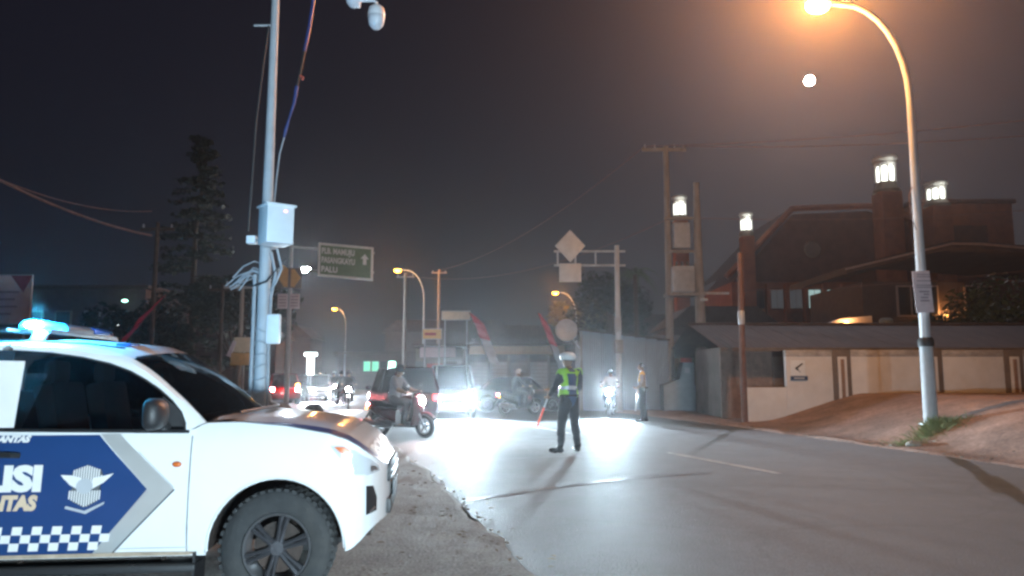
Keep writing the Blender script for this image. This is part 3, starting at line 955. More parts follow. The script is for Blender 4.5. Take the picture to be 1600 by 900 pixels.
# door gaps, handle, marker, side step
for x0, z0, z1 in ((-0.575, 0.375, 1.09), (-1.875, 0.375, 1.11)):
    MB().tube([(x0, -(t_y(x0, z) - 0.001), z) for z in frange(z0, z1, 10)], 0.0045, 5).build('door_gap', decal_dark, T)
MB().tube([(x, -(t_y(x, 0.40) - 0.001), 0.40) for x in frange(-1.9, -0.56, 8)], 0.003, 5).build('door_gap', decal_grey, T)
for x0 in (-1.76, -2.62):
    MB().tube([(x0 - 0.11, -0.905, 0.985), (x0 - 0.09, -0.94, 0.990), (x0 + 0.09, -0.94, 0.985), (x0 + 0.12, -0.905, 0.98)], 0.018, 8).build('door_handle', black_plastic, T)
MB().ell((-0.655, -0.905, 0.915), (0.030, 0.014, 0.018)).build('side_marker', amber_lens, T)
MB().box((-1.62, -0.86, 0.285), (2.25, 0.20, 0.045)).build('side_step', black_plastic, T, bevel=0.012)
MB().box((-1.62, 0.86, 0.285), (2.25, 0.20, 0.045)).build('side_step', black_plastic, T, bevel=0.012)
for x0 in (-0.75, -1.65, -2.5):
    MB().tube([(x0, -0.82, 0.28), (x0, -0.66, 0.40)], 0.016, 6).build('step_bracket', under_m, T)
MB().box((-0.52, -0.79, 0.24), (0.015, 0.22, 0.26)).build('mud_flap', black_plastic, T)
# near headlamp, grille, bumper insert
def on_nose(name, poly, mat, lift, parent=T):
    return on_side(name, poly, mat, lift, parent, cut=0.05)
hl = on_nose('headlamp', [(0.335, 1.018), (0.42, 1.020), (0.50, 0.985), (0.60, 0.918), (0.645, 0.868), (0.655, 0.83), (0.58, 0.818), (0.50, 0.830), (0.43, 0.90)], lens_clear, 0.006)
on_nose('indicator_lens', [(0.36, 1.012), (0.425, 1.012), (0.475, 0.985), (0.44, 0.945)], amber_lens, 0.011, hl).parent = T
on_nose('headlamp_reflector', [(0.60, 0.885), (0.635, 0.862), (0.645, 0.835), (0.60, 0.835)], steel, 0.011)
on_nose('fog_lamp_recess', [(0.575, 0.750), (0.618, 0.742), (0.640, 0.66), (0.640, 0.575), (0.578, 0.562)], black_plastic, 0.006)
MB().tube([(0.628, -(t_y(0.628, 0.6) + 0.008), 0.60), (0.60, -(t_y(0.6, 0.58) + 0.008), 0.578)], 0.006, 6).build('fog_lamp', steel, T)
for s in (1,):
    hp = [(0.335, 1.018), (0.42, 1.020), (0.50, 0.985), (0.60, 0.918), (0.645, 0.868), (0.655, 0.83), (0.58, 0.818), (0.50, 0.830), (0.43, 0.90)]
    MB().add([(x, t_y(x, z) + 0.006, z) for x, z in hp], [tuple(range(len(hp)))]).build('headlamp', lens_clear, T)
MB().box((0.705, 0, 0.79), (0.03, 0.84, 0.13)).build('grille', black_plastic, T, bevel=0.01)
for z in (0.755, 0.80):
    MB().tube([(0.722, -0.38, z), (0.727, 0, z), (0.722, 0.38, z)], 0.010, 6).build('grille_bar', steel, T)
MB().box((0.70, 0, 0.56), (0.05, 0.90, 0.10)).build('lower_intake', black_plastic, T, bevel=0.01)
MB().box((0.730, 0, 0.655), (0.012, 0.44, 0.11)).build('number_plate', decal_dark, T, bevel=0.003)
# blue band on the bonnet shoulder, and the bonnet lettering
vs = []
XB = frange(-0.25, 0.655, 26)
def bonnet_pt(x, fr, lift=0.004):
    ysd = t_y(x, t_zs(x))
    cr = 0.045 * smooth01((0.72 - x) / 0.35)
    return (x, -ysd * fr, t_zs(x) + cr * (1 - fr ** 2) + (0.012 if 0.5 < fr < 0.8 else 0) * smooth01((0.6 - x) / 0.3) + lift)
for x in XB:
    lo = 0.995
    hi = 0.99 - 0.16 * smooth01((x + 0.25) / 0.5)
    for j in range(5):
        vs.append(bonnet_pt(x, lo + (hi - lo) * j / 4, 0.007))
MB().add(vs, [(i * 5 + j, i * 5 + j + 1, i * 5 + j + 6, i * 5 + j + 5) for i in range(len(XB) - 1) for j in range(4)]).build('bonnet_band', hood_blue, T)
tv, tf = text2d('POLISI', 0.11, 0.006)
x1 = max(v[0] for v in tv)
pts = []
for a, b in tv:        # lettering across the front lip of the bonnet
    fr = -(a / x1 - 0.5) * 1.5
    p = bonnet_pt(0.635 - b * 0.75, abs(fr), 0.010)
    pts.append((p[0], p[1] if fr >= 0 else -p[1], p[2]))
MB().add(pts, tf).build('bonnet_lettering', decal_white, T, smooth=0)
MB().tube([bonnet_pt(x, 0.992, 0.002) for x in frange(-0.42, 0.40, 24)], 0.0035, 5).build('bonnet_gap', decal_dark, T)
on_side('sill_dirt', [(-1.86, 0.350), (-0.56, 0.352), (-0.50, 0.372), (-0.90, 0.378), (-1.86, 0.375)], M('sill_dirt', (0.42, 0.33, 0.25), 0.8, var=0.3, scale=8), 0.014)
# beacon bar on the roof
lb = MB().box((-1.81, 0, 1.775), (0.26, 1.10, 0.035))
lb.build('beacon_base', black_plastic, T, bevel=0.012)
for s in (-1, 1):
    MB().box((-1.75, s * 0.56, 1.735), (0.09, 0.03, 0.10), M3=Matrix.Rotation(R(24), 3, 'Y')).build('beacon_foot', grey_paint, T, bevel=0.004)
def dome(y0, y1):
    mb = MB()
    prof = [(-0.09, 0), (-0.085, 0.03), (-0.06, 0.055), (0.0, 0.062), (0.06, 0.055), (0.085, 0.03), (0.09, 0)]
    return mb.prism([(-1.81 + a, 1.793 + b) for a, b in prof], y0, y1)
dome(-0.55, -0.22).build('beacon_lens', beacon_lit, T, bevel=0.01)
dome(0.22, 0.55).build('beacon_lens', beacon_blue, T, bevel=0.01)
dome(-0.20, 0.20).build('beacon_speaker', black_plastic, T, bevel=0.01)
MB().ell((-1.80, -0.555, 1.818), (0.06, 0.02, 0.022)).build('beacon_lamp', beacon_core, T)
light('beacon_light', T, (-1.73, -0.62, 1.90), 150, (0.05, 0.5, 1.0), radius=0.05)
MB().box((-2.02, -0.45, 1.775), (0.26, 0.5, 0.02)).build('roof_rack_plate', black_plastic, T, bevel=0.004)
MB().tube([(-2.1, -0.45, 1.70), (-2.1, -0.45, 1.77)], 0.012, 6).build('rack_post', grey_paint, T)
# white board fixed across the middle pillar window
MB().prism([(-2.30, 1.150), (-1.700, 1.150), (-1.660, 1.566), (-2.30, 1.575)], -0.886, -0.880).build('window_board', decal_white, T, smooth=0)

# ------------------------------------------------------------------ other vehicles
def head_lamp(parent, x, y, z, r, mat, power=0, aim=(1, 0, -0.05), angle=70, color=(0.66, 0.87, 1.0)):
    o = MB().lathe([(r * 0.9, -0.04), (r, -0.01), (r * 0.92, 0.012), (r * 0.6, 0.026), (0.001, 0.032)], 16, axis='x').build('headlamp', mat, parent, loc=(x, y, z))
    if power:
        light('headlamp_beam', parent, (x + 0.09, y, z), power, color, 'SPOT', 0.06, aim, angle, 0.75)
    return o

def car(name, label, loc, rz, L, W, H, paint, belt=0.9, hood=0.95, hood_z=0.86, glass_f=(0.55, 0.95), glass_r=(0.1, 0.45), wheel_r=0.31,
        front_lit=0, rear_lit=False, group=None, boot=0.0, boot_z=0.9, beam=None, beam_angle=70, lamp_mat=None, amber=False):
    """a road car: lofted lower body with cut wheel arches, glazed cabin with pillars, lamps, wheels"""
    t = thing(name, label, 'car', loc, rz, group)
    hx = L / 2
    ax = (hx - 0.78, -hx + 0.75)
    top = [(-hx, 0.55), (-hx + 0.03, boot_z - 0.12), (-hx + 0.10, boot_z), (-hx + 0.10 + boot, boot_z + 0.02), (-hx + 0.2 + boot, belt), (hx - hood, belt), (hx - hood + 0.1, hood_z + 0.03), (hx - 0.25, hood_z - 0.08), (hx - 0.08, hood_z - 0.20), (hx - 0.02, 0.58), (hx, 0.45)]
    hwt = [(-hx, W / 2 - 0.22), (-hx + 0.05, W / 2 - 0.10), (-hx + 0.2, W / 2 - 0.02), (-hx + 0.6, W / 2), (hx - 0.6, W / 2), (hx - 0.22, W / 2 - 0.04), (hx - 0.07, W / 2 - 0.13), (hx, W / 2 - 0.28)]
    def zb(x):
        base = 0.24 + (0.10 if x > hx - 0.1 or x < -hx + 0.1 else 0)
        ra = wheel_r + 0.07
        for c in ax:
            q = 1 - ((x - c) / ra) ** 2
            if q > 0:
                base = max(base, wheel_r + ra * math.sqrt(q))
        return base
    def sec(x):
        lo, hi = zb(x), max(zb(x) + 0.06, lerp_tab(top, x))
        hw = lerp_tab(hwt, x)
        pts = []
        for k in (0, 0.15, 0.4, 0.62, 0.82, 0.94, 1):
            z = lo + (hi - lo) * k
            pts.append((hw - (0.05 if k in (0,) else 0.0) - 0.10 * max(0, (z - 0.62)) ** 1.0 - (0.02 if k == 1 else 0), z))
        e = pts[-1][0]
        pts += [(e * 0.92, hi + 0.012), (e * 0.6, hi + 0.03), (0, hi + 0.04)]
        return pts
    xs = sorted(set([round(-hx + L * i / 46, 4) for i in range(47)] + [round(c + k * (wheel_r + 0.069), 4) for c in ax for k in (-1, -0.98, -0.92, 0.92, 0.98, 1)] + [-hx + 0.02, hx - 0.02, hx - 0.05]))
    parts = loft_parts(xs, sec, lambda c, s, k: 'body')
    parts['body'].add([(hx, s * y, z) for s in (1,) for y, z in sec(hx)] + [(hx, -y, z) for y, z in sec(hx)[::-1]], [tuple(range(2 * len(sec(hx))))])
    parts['body'].add([(-hx, s * y, z) for s in (1,) for y, z in sec(-hx)] + [(-hx, -y, z) for y, z in sec(-hx)[::-1]], [tuple(range(2 * len(sec(hx))))])
    parts['body'].build('body', paint, t, smooth=45)
    MB().box((0, 0, 0.36), (L - 0.5, W - 0.3, 0.22)).build('underbody', black_plastic, t)
    # cabin: base ring at the belt, top ring at the roof
    xb0, xb1 = -hx + glass_r[0], hx - glass_f[0]
    xt0, xt1 = -hx + glass_r[1], hx - glass_f[1]
    wb, wt = W / 2 - 0.06, W / 2 - 0.20
    zb0, zt0 = belt - 0.01, H - 0.05
    base = [(xb0, -wb * 0.92), (xb0 + 0.12, -wb), (xb1 - 0.25, -wb), (xb1, -wb * 0.72), (xb1 + 0.06, 0), (xb1, wb * 0.72), (xb1 - 0.25, wb), (xb0 + 0.12, wb), (xb0, wb * 0.92), (xb0 - 0.02, 0)]
    tp = [(xt0, -wt * 0.92), (xt0 + 0.10, -wt), (xt1 - 0.16, -wt), (xt1, -wt * 0.80), (xt1 + 0.05, 0), (xt1, wt * 0.80), (xt1 - 0.16, wt), (xt0 + 0.10, wt), (xt0, wt * 0.92), (xt0 - 0.02, 0)]
    nn = len(base)
    MB().add([(x, y, zb0) for x, y in base] + [(x, y, zt0) for x, y in tp], [(i, (i + 1) % nn, nn + (i + 1) % nn, nn + i) for i in range(nn)]).build('windows', car_glass, t, smooth=30)
    rf = MB()
    lv = [tp, [(x * 0.995, y * 0.97) for x, y in tp], [(x * 0.9, y * 0.7) for x, y in tp], [(x * 0.6, y * 0.2) for x, y in tp]]
    cxm = (xt0 + xt1) / 2
    zz = (zt0, zt0 + 0.03, zt0 + 0.05, zt0 + 0.055)
    rv = []
    for ring, z, k in zip((1.0, 0.985, 0.85, 0.3), zz, range(4)):
        rv += [(cxm + (x - cxm) * ring * (1.012 if k == 0 else 1), y * ring * (1.012 if k == 0 else 1), z) for x, y in tp]
    rfs = [(j * nn + i, j * nn + (i + 1) % nn, (j + 1) * nn + (i + 1) % nn, (j + 1) * nn + i) for j in range(3) for i in range(nn)] + [tuple(3 * nn + i for i in range(nn))]
    rf.add(rv, rfs).build('roof', paint, t, smooth=50)
    for i in (0, 1, 2, 3, 5, 6, 7, 8):
        if i in (1, 7):
            continue
        MB().tube([(base[i][0], base[i][1], zb0), (tp[i][0], tp[i][1], zt0 + 0.01)], 0.035, 6, flat=0.6).build('pillar', paint, t)
    for s in (-1, 1):
        xm = (xb0 + xb1) / 2 - 0.1
        MB().box((xm, s * (wb + wt) / 2, (zb0 + zt0) / 2), (0.09, 0.012, zt0 - zb0), M3=Matrix.Rotation(s * math.atan2(wb - wt, zt0 - zb0), 3, 'X')).build('pillar', black_plastic, t)
        MB().ell((xb1 - 0.22, s * (W / 2 + 0.07), belt + 0.07), (0.07, 0.10, 0.075)).build('door_mirror', paint, t)
        for c in ax:
            wheel(t, c, s * (W / 2 - 0.13), wheel_r, wheel_r, 0.19, s, spokes=8, detail=False)
        if front_lit:
            head_lamp(t, hx + 0.012, s * (W / 2 - 0.32), 0.66, 0.105, lamp_mat or head_lit, front_lit, beam or (1, 0, -0.05), beam_angle)
        else:
            MB().ell((hx - 0.10, s * (W / 2 - 0.24), 0.66), (0.10, 0.15, 0.075)).build('headlamp', lens_clear, t)
        MB().box((-hx + 0.03, s * (W / 2 - 0.22), 0.78), (0.06, 0.20, 0.20)).build('tail_lamp', (red_lens_hot if rear_lit == 2 else red_lens) if rear_lit else amber_lens, t, bevel=0.02)
        for xx in (xm + 0.05, xm + 0.9):
            MB().tube([(xx, s * (W / 2 - 0.005), belt - 0.12), (xx + 0.14, s * (W / 2 - 0.005), belt - 0.12)], 0.014, 6).build('door_handle', black_plastic, t)
    MB().box((hx - 0.01, 0, 0.60), (0.05, W * 0.5, 0.12)).build('grille', black_plastic, t, bevel=0.01)
    MB().box((hx + 0.005, 0, 0.42), (0.03, 0.42, 0.11)).build('number_plate', decal_dark, t)
    MB().box((-hx - 0.005, 0, 0.60), (0.03, 0.42, 0.11)).build('number_plate', decal_white if rear_lit else decal_dark, t)
    if rear_lit == 2:
        light('tail_glow', t, (-hx - 0.2, 0, 0.8), 25, (1.0, 0.10, 0.10), radius=0.2)
    if amber:
        MB().ell((-hx + 0.0, -W / 2 + 0.22, 1.0), (0.04, 0.12, 0.10)).build('indicator', amber_lit, t)
    return t

def scooter(name, label, loc, rz, paint, front_lit=0, soft=False, rear=True, aim=(1, 0, -0.06), group=None, steer=0.0):
    t = thing(name, label, 'motorcycle', loc, rz, group)
    for x in (0.63, -0.60):
        w = bpy.data.objects.new('wheel', None)
        COL.objects.link(w)
        w.parent = t
        w.location = (x, 0, 0.28)
        if x > 0:
            w.rotation_euler = (0, 0, steer)
        MB().lathe([(0.19, -0.035), (0.225, -0.05), (0.265, -0.042), (0.28, 0), (0.265, 0.042), (0.225, 0.05), (0.19, 0.035), (0.19, -0.035)], 30, axis='y').build('tyre', rubber, w, smooth=35)
        sp = MB().lathe([(0.19, -0.03), (0.17, -0.03), (0.17, 0.03), (0.19, 0.03)], 24, axis='y')
        for k in range(5):
            a = 2 * math.pi * k / 5
            sp.tube([(0.03 * math.cos(a), 0, 0.03 * math.sin(a)), (0.18 * math.cos(a + 0.2), 0, 0.18 * math.sin(a + 0.2))], [0.022, 0.014], 5)
        sp.lathe([(0.001, -0.05), (0.04, -0.05), (0.04, 0.05), (0.001, 0.05)], 12, axis='y')
        sp.build('rim', steel, w)
    MB().prism([(0.40, 0.42), (0.46, 0.56), (0.60, 0.62), (0.74, 0.60), (0.88, 0.50), (0.86, 0.47), (0.74, 0.555), (0.60, 0.57), (0.50, 0.52)], -0.06, 0.06).build('front_mudguard', paint, t, bevel=0.012)
    fk = MB()
    for s in (-1, 1):
        fk.tube([(0.63, s * 0.075, 0.28), (0.47, s * 0.075, 0.72)], 0.022, 8)
    fk.build('front_fork', steel, t)
    # leg shield and nose
    vs, fs = [], []
    for z, x, w in ((0.30, 0.34, 0.13), (0.45, 0.40, 0.17), (0.62, 0.44, 0.22), (0.78, 0.44, 0.24), (0.90, 0.41, 0.20), (1.0, 0.37, 0.12)):
        for k in range(7):
            y = -1 + k / 3
            vs.append((x + 0.13 * (1 - y * y), y * w, z))
        for k in range(7):
            y = 1 - k / 3
            vs.append((x - 0.03, y * w * 0.96, z))
    for i in range(5):
        for k in range(14):
            fs.append((i * 14 + k, i * 14 + (k + 1) % 14, (i + 1) * 14 + (k + 1) % 14, (i + 1) * 14 + k))
    fs += [tuple(range(14))[::-1], tuple(70 + k for k in range(14))]
    MB().add(vs, fs).build('leg_shield', paint, t, smooth=50)
    MB().box((0.10, 0, 0.285), (0.52, 0.26, 0.07)).build('floorboard', black_plastic, t, bevel=0.02)
    vs, fs = [], []
    for x, z0, z1, w in ((-0.10, 0.28, 0.66, 0.12), (-0.22, 0.34, 0.70, 0.16), (-0.45, 0.42, 0.72, 0.16), (-0.70, 0.54, 0.76, 0.13), (-0.92, 0.66, 0.79, 0.06)):
        for k in range(12):
            a = 2 * math.pi * k / 12
            vs.append((x, w * math.cos(a), (z0 + z1) / 2 + (z1 - z0) / 2 * math.sin(a)))
    for i in range(4):
        for k in range(12):
            fs.append((i * 12 + k, i * 12 + (k + 1) % 12, (i + 1) * 12 + (k + 1) % 12, (i + 1) * 12 + k))
    fs += [tuple(range(12)), tuple(48 + k for k in range(12))]
    MB().add(vs, fs).build('rear_fairing', paint, t, smooth=50)
    MB().prism([(-0.06, 0.68), (-0.02, 0.76), (-0.20, 0.79), (-0.42, 0.80), (-0.50, 0.86), (-0.82, 0.87), (-0.88, 0.80), (-0.60, 0.73)], -0.12, 0.12).build('seat', black_plastic, t, bevel=0.03)
    MB().box((-0.42, 0.02, 0.33), (0.42, 0.18, 0.16)).build('engine', steel, t, bevel=0.03)
    MB().tube([(-0.20, -0.14, 0.24), (-0.50, -0.16, 0.30), (-0.92, -0.17, 0.40)], [0.025, 0.055, 0.06], 10).build('exhaust', steel, t)
    MB().tube([(-0.85, 0, 0.62), (-1.0, 0, 0.42)], [0.05, 0.06], 6, flat=0.3).build('rear_mudguard', black_plastic, t)
    hb = MB()
    hb.tube([(0.40, 0, 0.92), (0.36, 0, 1.04)], 0.03, 8)
    for s in (-1, 1):
        hb.tube([(0.38, 0, 1.03), (0.36, s * 0.16, 1.06), (0.30, s * 0.34, 1.03)], [0.03, 0.018, 0.018], 8)
    hb.build('handlebar', black_plastic, t)
    MB().ell((0.42, 0, 1.02), (0.11, 0.15, 0.09)).build('handlebar_cowl', paint, t)
    for s in (-1, 1):
        m = MB().tube([(0.34, s * 0.22, 1.06), (0.34, s * 0.27, 1.20)], 0.007, 5)
        m.ell((0.33, s * 0.29, 1.23), (0.018, 0.06, 0.045))
        m.build('mirror', black_plastic, t)
    head_lamp(t, 0.565, 0, 0.86, 0.085, (head_lit_soft if soft else head_lit) if front_lit else lens_clear, front_lit, aim, 75)
    MB().ell((-0.91, 0, 0.76), (0.035, 0.09, 0.045)).build('tail_lamp', red_lens_hot if rear else amber_lens, t)
    for s in (-1, 1):
        MB().ell((-0.90, s * 0.12, 0.68), (0.03, 0.03, 0.025)).build('indicator', amber_lit if (rear and s < 0) else amber_lens, t)
    return t

# ------------------------------------------------------------------ people
BONES = [('pelvis', 'spine'), ('spine', 'chest'), ('chest', 'neck'), ('neck', 'skull')]
for s in 'LR':
    BONES += [('pelvis', 'hip' + s), ('hip' + s, 'knee' + s), ('knee' + s, 'ankle' + s), ('ankle' + s, 'toe' + s),
              ('chest', 'shoulder' + s), ('shoulder' + s, 'elbow' + s), ('elbow' + s, 'wrist' + s), ('wrist' + s, 'palm' + s)]
RAD = dict(pelvis=.155, spine=.145, chest=.165, neck=.062, skull=.06, hip=.115, knee=.082, ankle=.060, toe=.040, shoulder=.085, elbow=.060, wrist=.040, palm=.036)
STAND = dict(pelvis=(0, 0, .96), spine=(.01, 0, 1.14), chest=(0, 0, 1.33), neck=(-.005, 0, 1.50), skull=(.01, 0, 1.58),
             hipL=(0, .10, .90), kneeL=(.02, .13, .50), ankleL=(-.01, .15, .09), toeL=(.15, .17, .045),
             hipR=(0, -.10, .90), kneeR=(.02, -.13, .50), ankleR=(-.01, -.15, .09), toeR=(.15, -.17, .045),
             shoulderL=(0, .185, 1.43), elbowL=(-.02, .25, 1.15), wristL=(.06, .26, .90), palmL=(.08, .26, .82),
             shoulderR=(0, -.185, 1.43), elbowR=(-.02, -.25, 1.15), wristR=(.06, -.26, .90), palmR=(.08, -.26, .82))
SIT = dict(STAND, pelvis=(-.20, 0, .90), spine=(-.19, 0, 1.08), chest=(-.14, 0, 1.26), neck=(-.10, 0, 1.43), skull=(-.07, 0, 1.51),
           hipL=(-.15, .10, .86), kneeL=(.24, .17, .80), ankleL=(.14, .15, .40), toeL=(.29, .16, .34),
           hipR=(-.15, -.10, .86), kneeR=(.24, -.17, .80), ankleR=(.14, -.15, .40), toeR=(.29, -.16, .34),
           shoulderL=(-.12, .18, 1.36), elbowL=(.02, .28, 1.14), wristL=(.24, .31, 1.08), palmL=(.29, .31, 1.065),
           shoulderR=(-.12, -.18, 1.36), elbowR=(.02, -.28, 1.14), wristR=(.24, -.31, 1.08), palmR=(.29, -.31, 1.065))

def person(label, loc, rz, J, shirt, trousers, sleeves=True, head_turn=0.0, head_gear=None, vest=None, front_only=False, grip=(), height=1.0, group=None, shoes=shoe_black):
    """one continuous body grown from a skeleton; J faces +x. Vest, cap and helmet are its children."""
    t = thing('person', label, 'person', loc, rz, group, height)
    names = list(dict.fromkeys(['pelvis'] + [n for b in BONES for n in b]))
    idx = {n: i for i, n in enumerate(names)}
    me = bpy.data.meshes.new('skeleton')
    bm = bmesh.new()
    lay = bm.verts.layers.skin.verify()
    bvs = []
    for n in names:
        v = bm.verts.new(J[n])
        r = RAD[n.rstrip('LR')]
        v[lay].radius = (r, r * (0.84 if n in ('pelvis', 'spine', 'chest') else 1.0))
        v[lay].use_root = (n == 'pelvis')
        bvs.append(v)
    for a, b in BONES:
        bm.edges.new((bvs[idx[a]], bvs[idx[b]]))
    bm.to_mesh(me)
    bm.free()
    o = bpy.data.objects.new('skeleton', me)
    COL.objects.link(o)
    o.modifiers.new('skin', 'SKIN')
    ss = o.modifiers.new('sub', 'SUBSURF')
    ss.levels = ss.render_levels = 3
    bpy.context.view_layer.update()
    dg = bpy.context.evaluated_depsgraph_get()
    ev = bpy.data.meshes.new_from_object(o.evaluated_get(dg))
    verts = [v.co.copy() for v in ev.vertices]
    faces = [tuple(p.vertices) for p in ev.polygons]
    for v in ev.vertices:       # soft folds in the clothing
        q = v.co
        verts[v.index] = q + v.normal * (0.013 * noise.noise((q.x * 9 + loc[0], q.y * 9, q.z * 17)) + 0.006 * noise.noise((q.x * 22, q.y * 22, q.z * 30 + loc[1])))
    bpy.data.objects.remove(o)
    bpy.data.meshes.remove(me)
    def near_bone(p):
        best = None
        for a, b in BONES:
            A, B = Vector(J[a]), Vector(J[b])
            k = max(0, min(1, (p - A).dot(B - A) / max(1e-9, (B - A).length_squared)))
            d = (p - A.lerp(B, k)).length / RAD[b.rstrip('LR')] ** 0.5
            if best is None or d < best[0]:
                best = (d, a, b, k)
        return best
    mb = MB()
    mi, zones = [], []
    for f in faces:
        c = sum((verts[i] for i in f), Vector()) / len(f)
        _, a, b, k = near_bone(c)
        bb = b.rstrip('LR')
        if bb in ('palm',) or b == 'skull' or (bb == 'wrist' and (not sleeves or k > 0.93)):
            z = 0
        elif bb == 'toe' or (bb == 'ankle' and k > 0.86):
            z = 3
        elif bb in ('hip', 'knee', 'ankle'):
            z = 2
        else:
            z = 1 if not (a == 'pelvis' and k < 0.15) else 2
        mi.append(z)
        zones.append((a, b, k))
    mb.v = [tuple(v) for v in verts]
    mb.f = list(faces)
    mb.m = mi
    # head with face
    H = Vector(J['skull']) + Vector((0.015, 0, 0.065))
    Q = Matrix.Rotation(head_turn, 3, 'Z')
    def hp(p): return H + Q @ Vector(p)
    hv, hf = [], []
    for i in range(13):
        a = math.pi * i / 12
        for j in range(16):
            th = 2 * math.pi * j / 16
            x, y, z = 0.098 * math.sin(a) * math.cos(th), 0.078 * math.sin(a) * math.sin(th), 0.122 * math.cos(a)
            if z < -0.02:
                y *= 1 - 0.25 * (-z / 0.12)
                x = x * (1 - 0.15 * (-z / 0.12)) + 0.012
            hv.append(hp((x, y, z)))
    for i in range(12):
        for j in range(16):
            a, b = i * 16 + j, i * 16 + (j + 1) % 16
            hf.append((a, a + 16, b + 16, b))
    mb.add(hv, hf, 0)
    mb.tube([hp((0.092, 0, 0.015)), hp((0.118, 0, -0.028)), hp((0.098, 0, -0.036))], [0.008, 0.016, 0.008], 6, 0)
    mb.ell(hp((0.088, 0, -0.062)), (0.012, 0.026, 0.008), 8, 5, 4)
    for s in (-1, 1):
        mb.ell(hp((0.086, s * 0.032, 0.008)), (0.012, 0.015, 0.009), 8, 5, 4)
        mb.ell(hp((-0.005, s * 0.080, -0.01)), (0.022, 0.012, 0.034), 8, 5, 0)
        # hands: palm block and five unequal bent fingers
        S = 'L' if s > 0 else 'R'
        w, p = Vector(J['wrist' + S]), Vector(J['palm' + S])
        d = (p - w).normalized()
        side = Vector((0, 0, 1)).cross(d)
        side = Vector((1, 0, 0)) if side.length < 0.3 else side.normalized()
        nrm = d.cross(side).normalized()
        inward = Vector((0, -s, 0))
        if nrm.dot(inward) < 0:
            nrm = -nrm
        curl = 0.9 if S in grip else 0.35
        mb.ell(p, (0.028, 0.028, 0.028), 8, 6, 0)
        for k, ln in zip((-1.5, -0.5, 0.5, 1.5), (0.060, 0.072, 0.076, 0.066)):
            b0 = p + side * k * 0.017 + d * 0.02
            b1 = b0 + (d * math.cos(curl * 0.6) + nrm * math.sin(curl * 0.6)) * ln * 0.5
            b2 = b1 + (d * math.cos(curl * 1.9) + nrm * math.sin(curl * 1.9)) * ln * 0.5
            mb.tube([b0, b1, b2], [0.0095, 0.009, 0.007], 6, 0)
        b0 = p + side * 0.028 - d * 0.015
        mb.tube([b0, b0 + side * 0.022 + d * 0.02 + nrm * 0.01, b0 + side * 0.016 + d * 0.048 + nrm * 0.026], [0.012, 0.011, 0.008], 6, 0)
        # shoes
        an, to = Vector(J['ankle' + S]), Vector(J['toe' + S])
        fd = (to - an)
        fd.z = 0
        fd.normalize()
        fx = Matrix.Rotation(math.atan2(fd.y, fd.x), 3, 'Z')
        base = min(an.z - 0.045, to.z)
        mb.ell(Vector((to.x, to.y, base + 0.022)) - fd * 0.01, (0.085, 0.048, 0.044), 12, 7, 3, fx)
        mb.ell(Vector((an.x, an.y, base + 0.030)) + fd * 0.01, (0.075, 0.043, 0.052), 12, 7, 3, fx)
    body = mb.build('body', [skin_m, shirt, trousers, shoes, cloth_dark], t, smooth=70)
    if vest:
        vm, back = vest
        bmv = MB()
        off = {}
        nrm = [Vector() for _ in verts]
        for f in faces:
            n = (verts[f[1]] - verts[f[0]]).cross(verts[f[2]] - verts[f[0]])
            for i in f:
                nrm[i] += n
        # keep outward
        cen = Vector(J['spine'])
        for f, (a, b, k) in zip(faces, zones):
            bb = b.rstrip('LR')
            ok = b in ('spine', 'chest') or (b == 'neck' and k < 0.75) or (bb == 'shoulder') or (bb == 'elbow' and k < 0.12)
            if not ok or (front_only and (verts[f[0]].x < J['chest'][0] - 0.05 or verts[f[0]].z < 1.20)):
                continue
            q = []
            for i in f:
                n = nrm[i].normalized()
                ax = Vector((J['spine'][0], J['spine'][1], verts[i].z))
                if n.dot(verts[i] - ax) < 0:
                    n = -n
                q.append(verts[i] + n * 0.016)
            c = sum(q, Vector()) / len(q)
            m = 0
            if back and c.x < J['chest'][0] + 0.03 and abs(c.y) < 0.105 and c.z < 1.42:
                m = 1
            if abs(c.z - 1.17) < 0.022:
                m = 2
            bmv.add(q, [tuple(range(len(q)))], m)
        bmv.build('reflective_vest', [vm, back or vm, band_grey], t, smooth=70)
    if vest:
        pv = Vector(J['pelvis'])
        MB().tube([(pv.x + 0.150 * math.cos(a), pv.y + 0.172 * math.sin(a), pv.z + 0.075) for a in [2 * math.pi * i / 20 for i in range(21)]], 0.020, 6).build('belt', shoe_black, t)
        MB().box((pv.x, pv.y - 0.185, pv.z - 0.03), (0.09, 0.05, 0.17)).build('holster', shoe_black, t, bevel=0.012)
        MB().box((pv.x - 0.02, pv.y + 0.185, pv.z + 0.0), (0.06, 0.04, 0.12)).build('radio', cable_black, t, bevel=0.008)
    if head_gear == 'cap':
        c = MB()
        prof = [(0.120, 0.012), (0.134, 0.03), (0.150, 0.065), (0.150, 0.095), (0.130, 0.135), (0.085, 0.162), (0.04, 0.172), (0.001, 0.174)]
        c.lathe(prof, 22)
        v2 = [(0.09 + 0.07 * math.cos(a), 0.10 * math.sin(a), 0.03 - 0.02 * math.cos(a)) for a in [math.pi * (i / 10 - 0.5) for i in range(11)]]
        v3 = [(p[0] * 0.98, p[1] * 0.98, p[2] + 0.008) for p in v2]
        n = len(v2)
        c2 = MB().add(v2 + v3, [tuple(range(n)), tuple(range(n, 2 * n))[::-1]] + [(i, (i + 1) % n, n + (i + 1) % n, n + i) for i in range(n)])
        cap = c.build('cap', helmet_white, t, loc=H, rot=(0, R(-4), head_turn))
        MB().lathe([(0.1225, 0.012), (0.130, 0.018), (0.134, 0.026)], 22).build('cap_band', cloth_dark, cap)
        c2.build('cap_peak', shoe_black, cap)
    elif head_gear in ('helmet_white', 'helmet_black'):
        c = MB()
        hv, hf = [], []
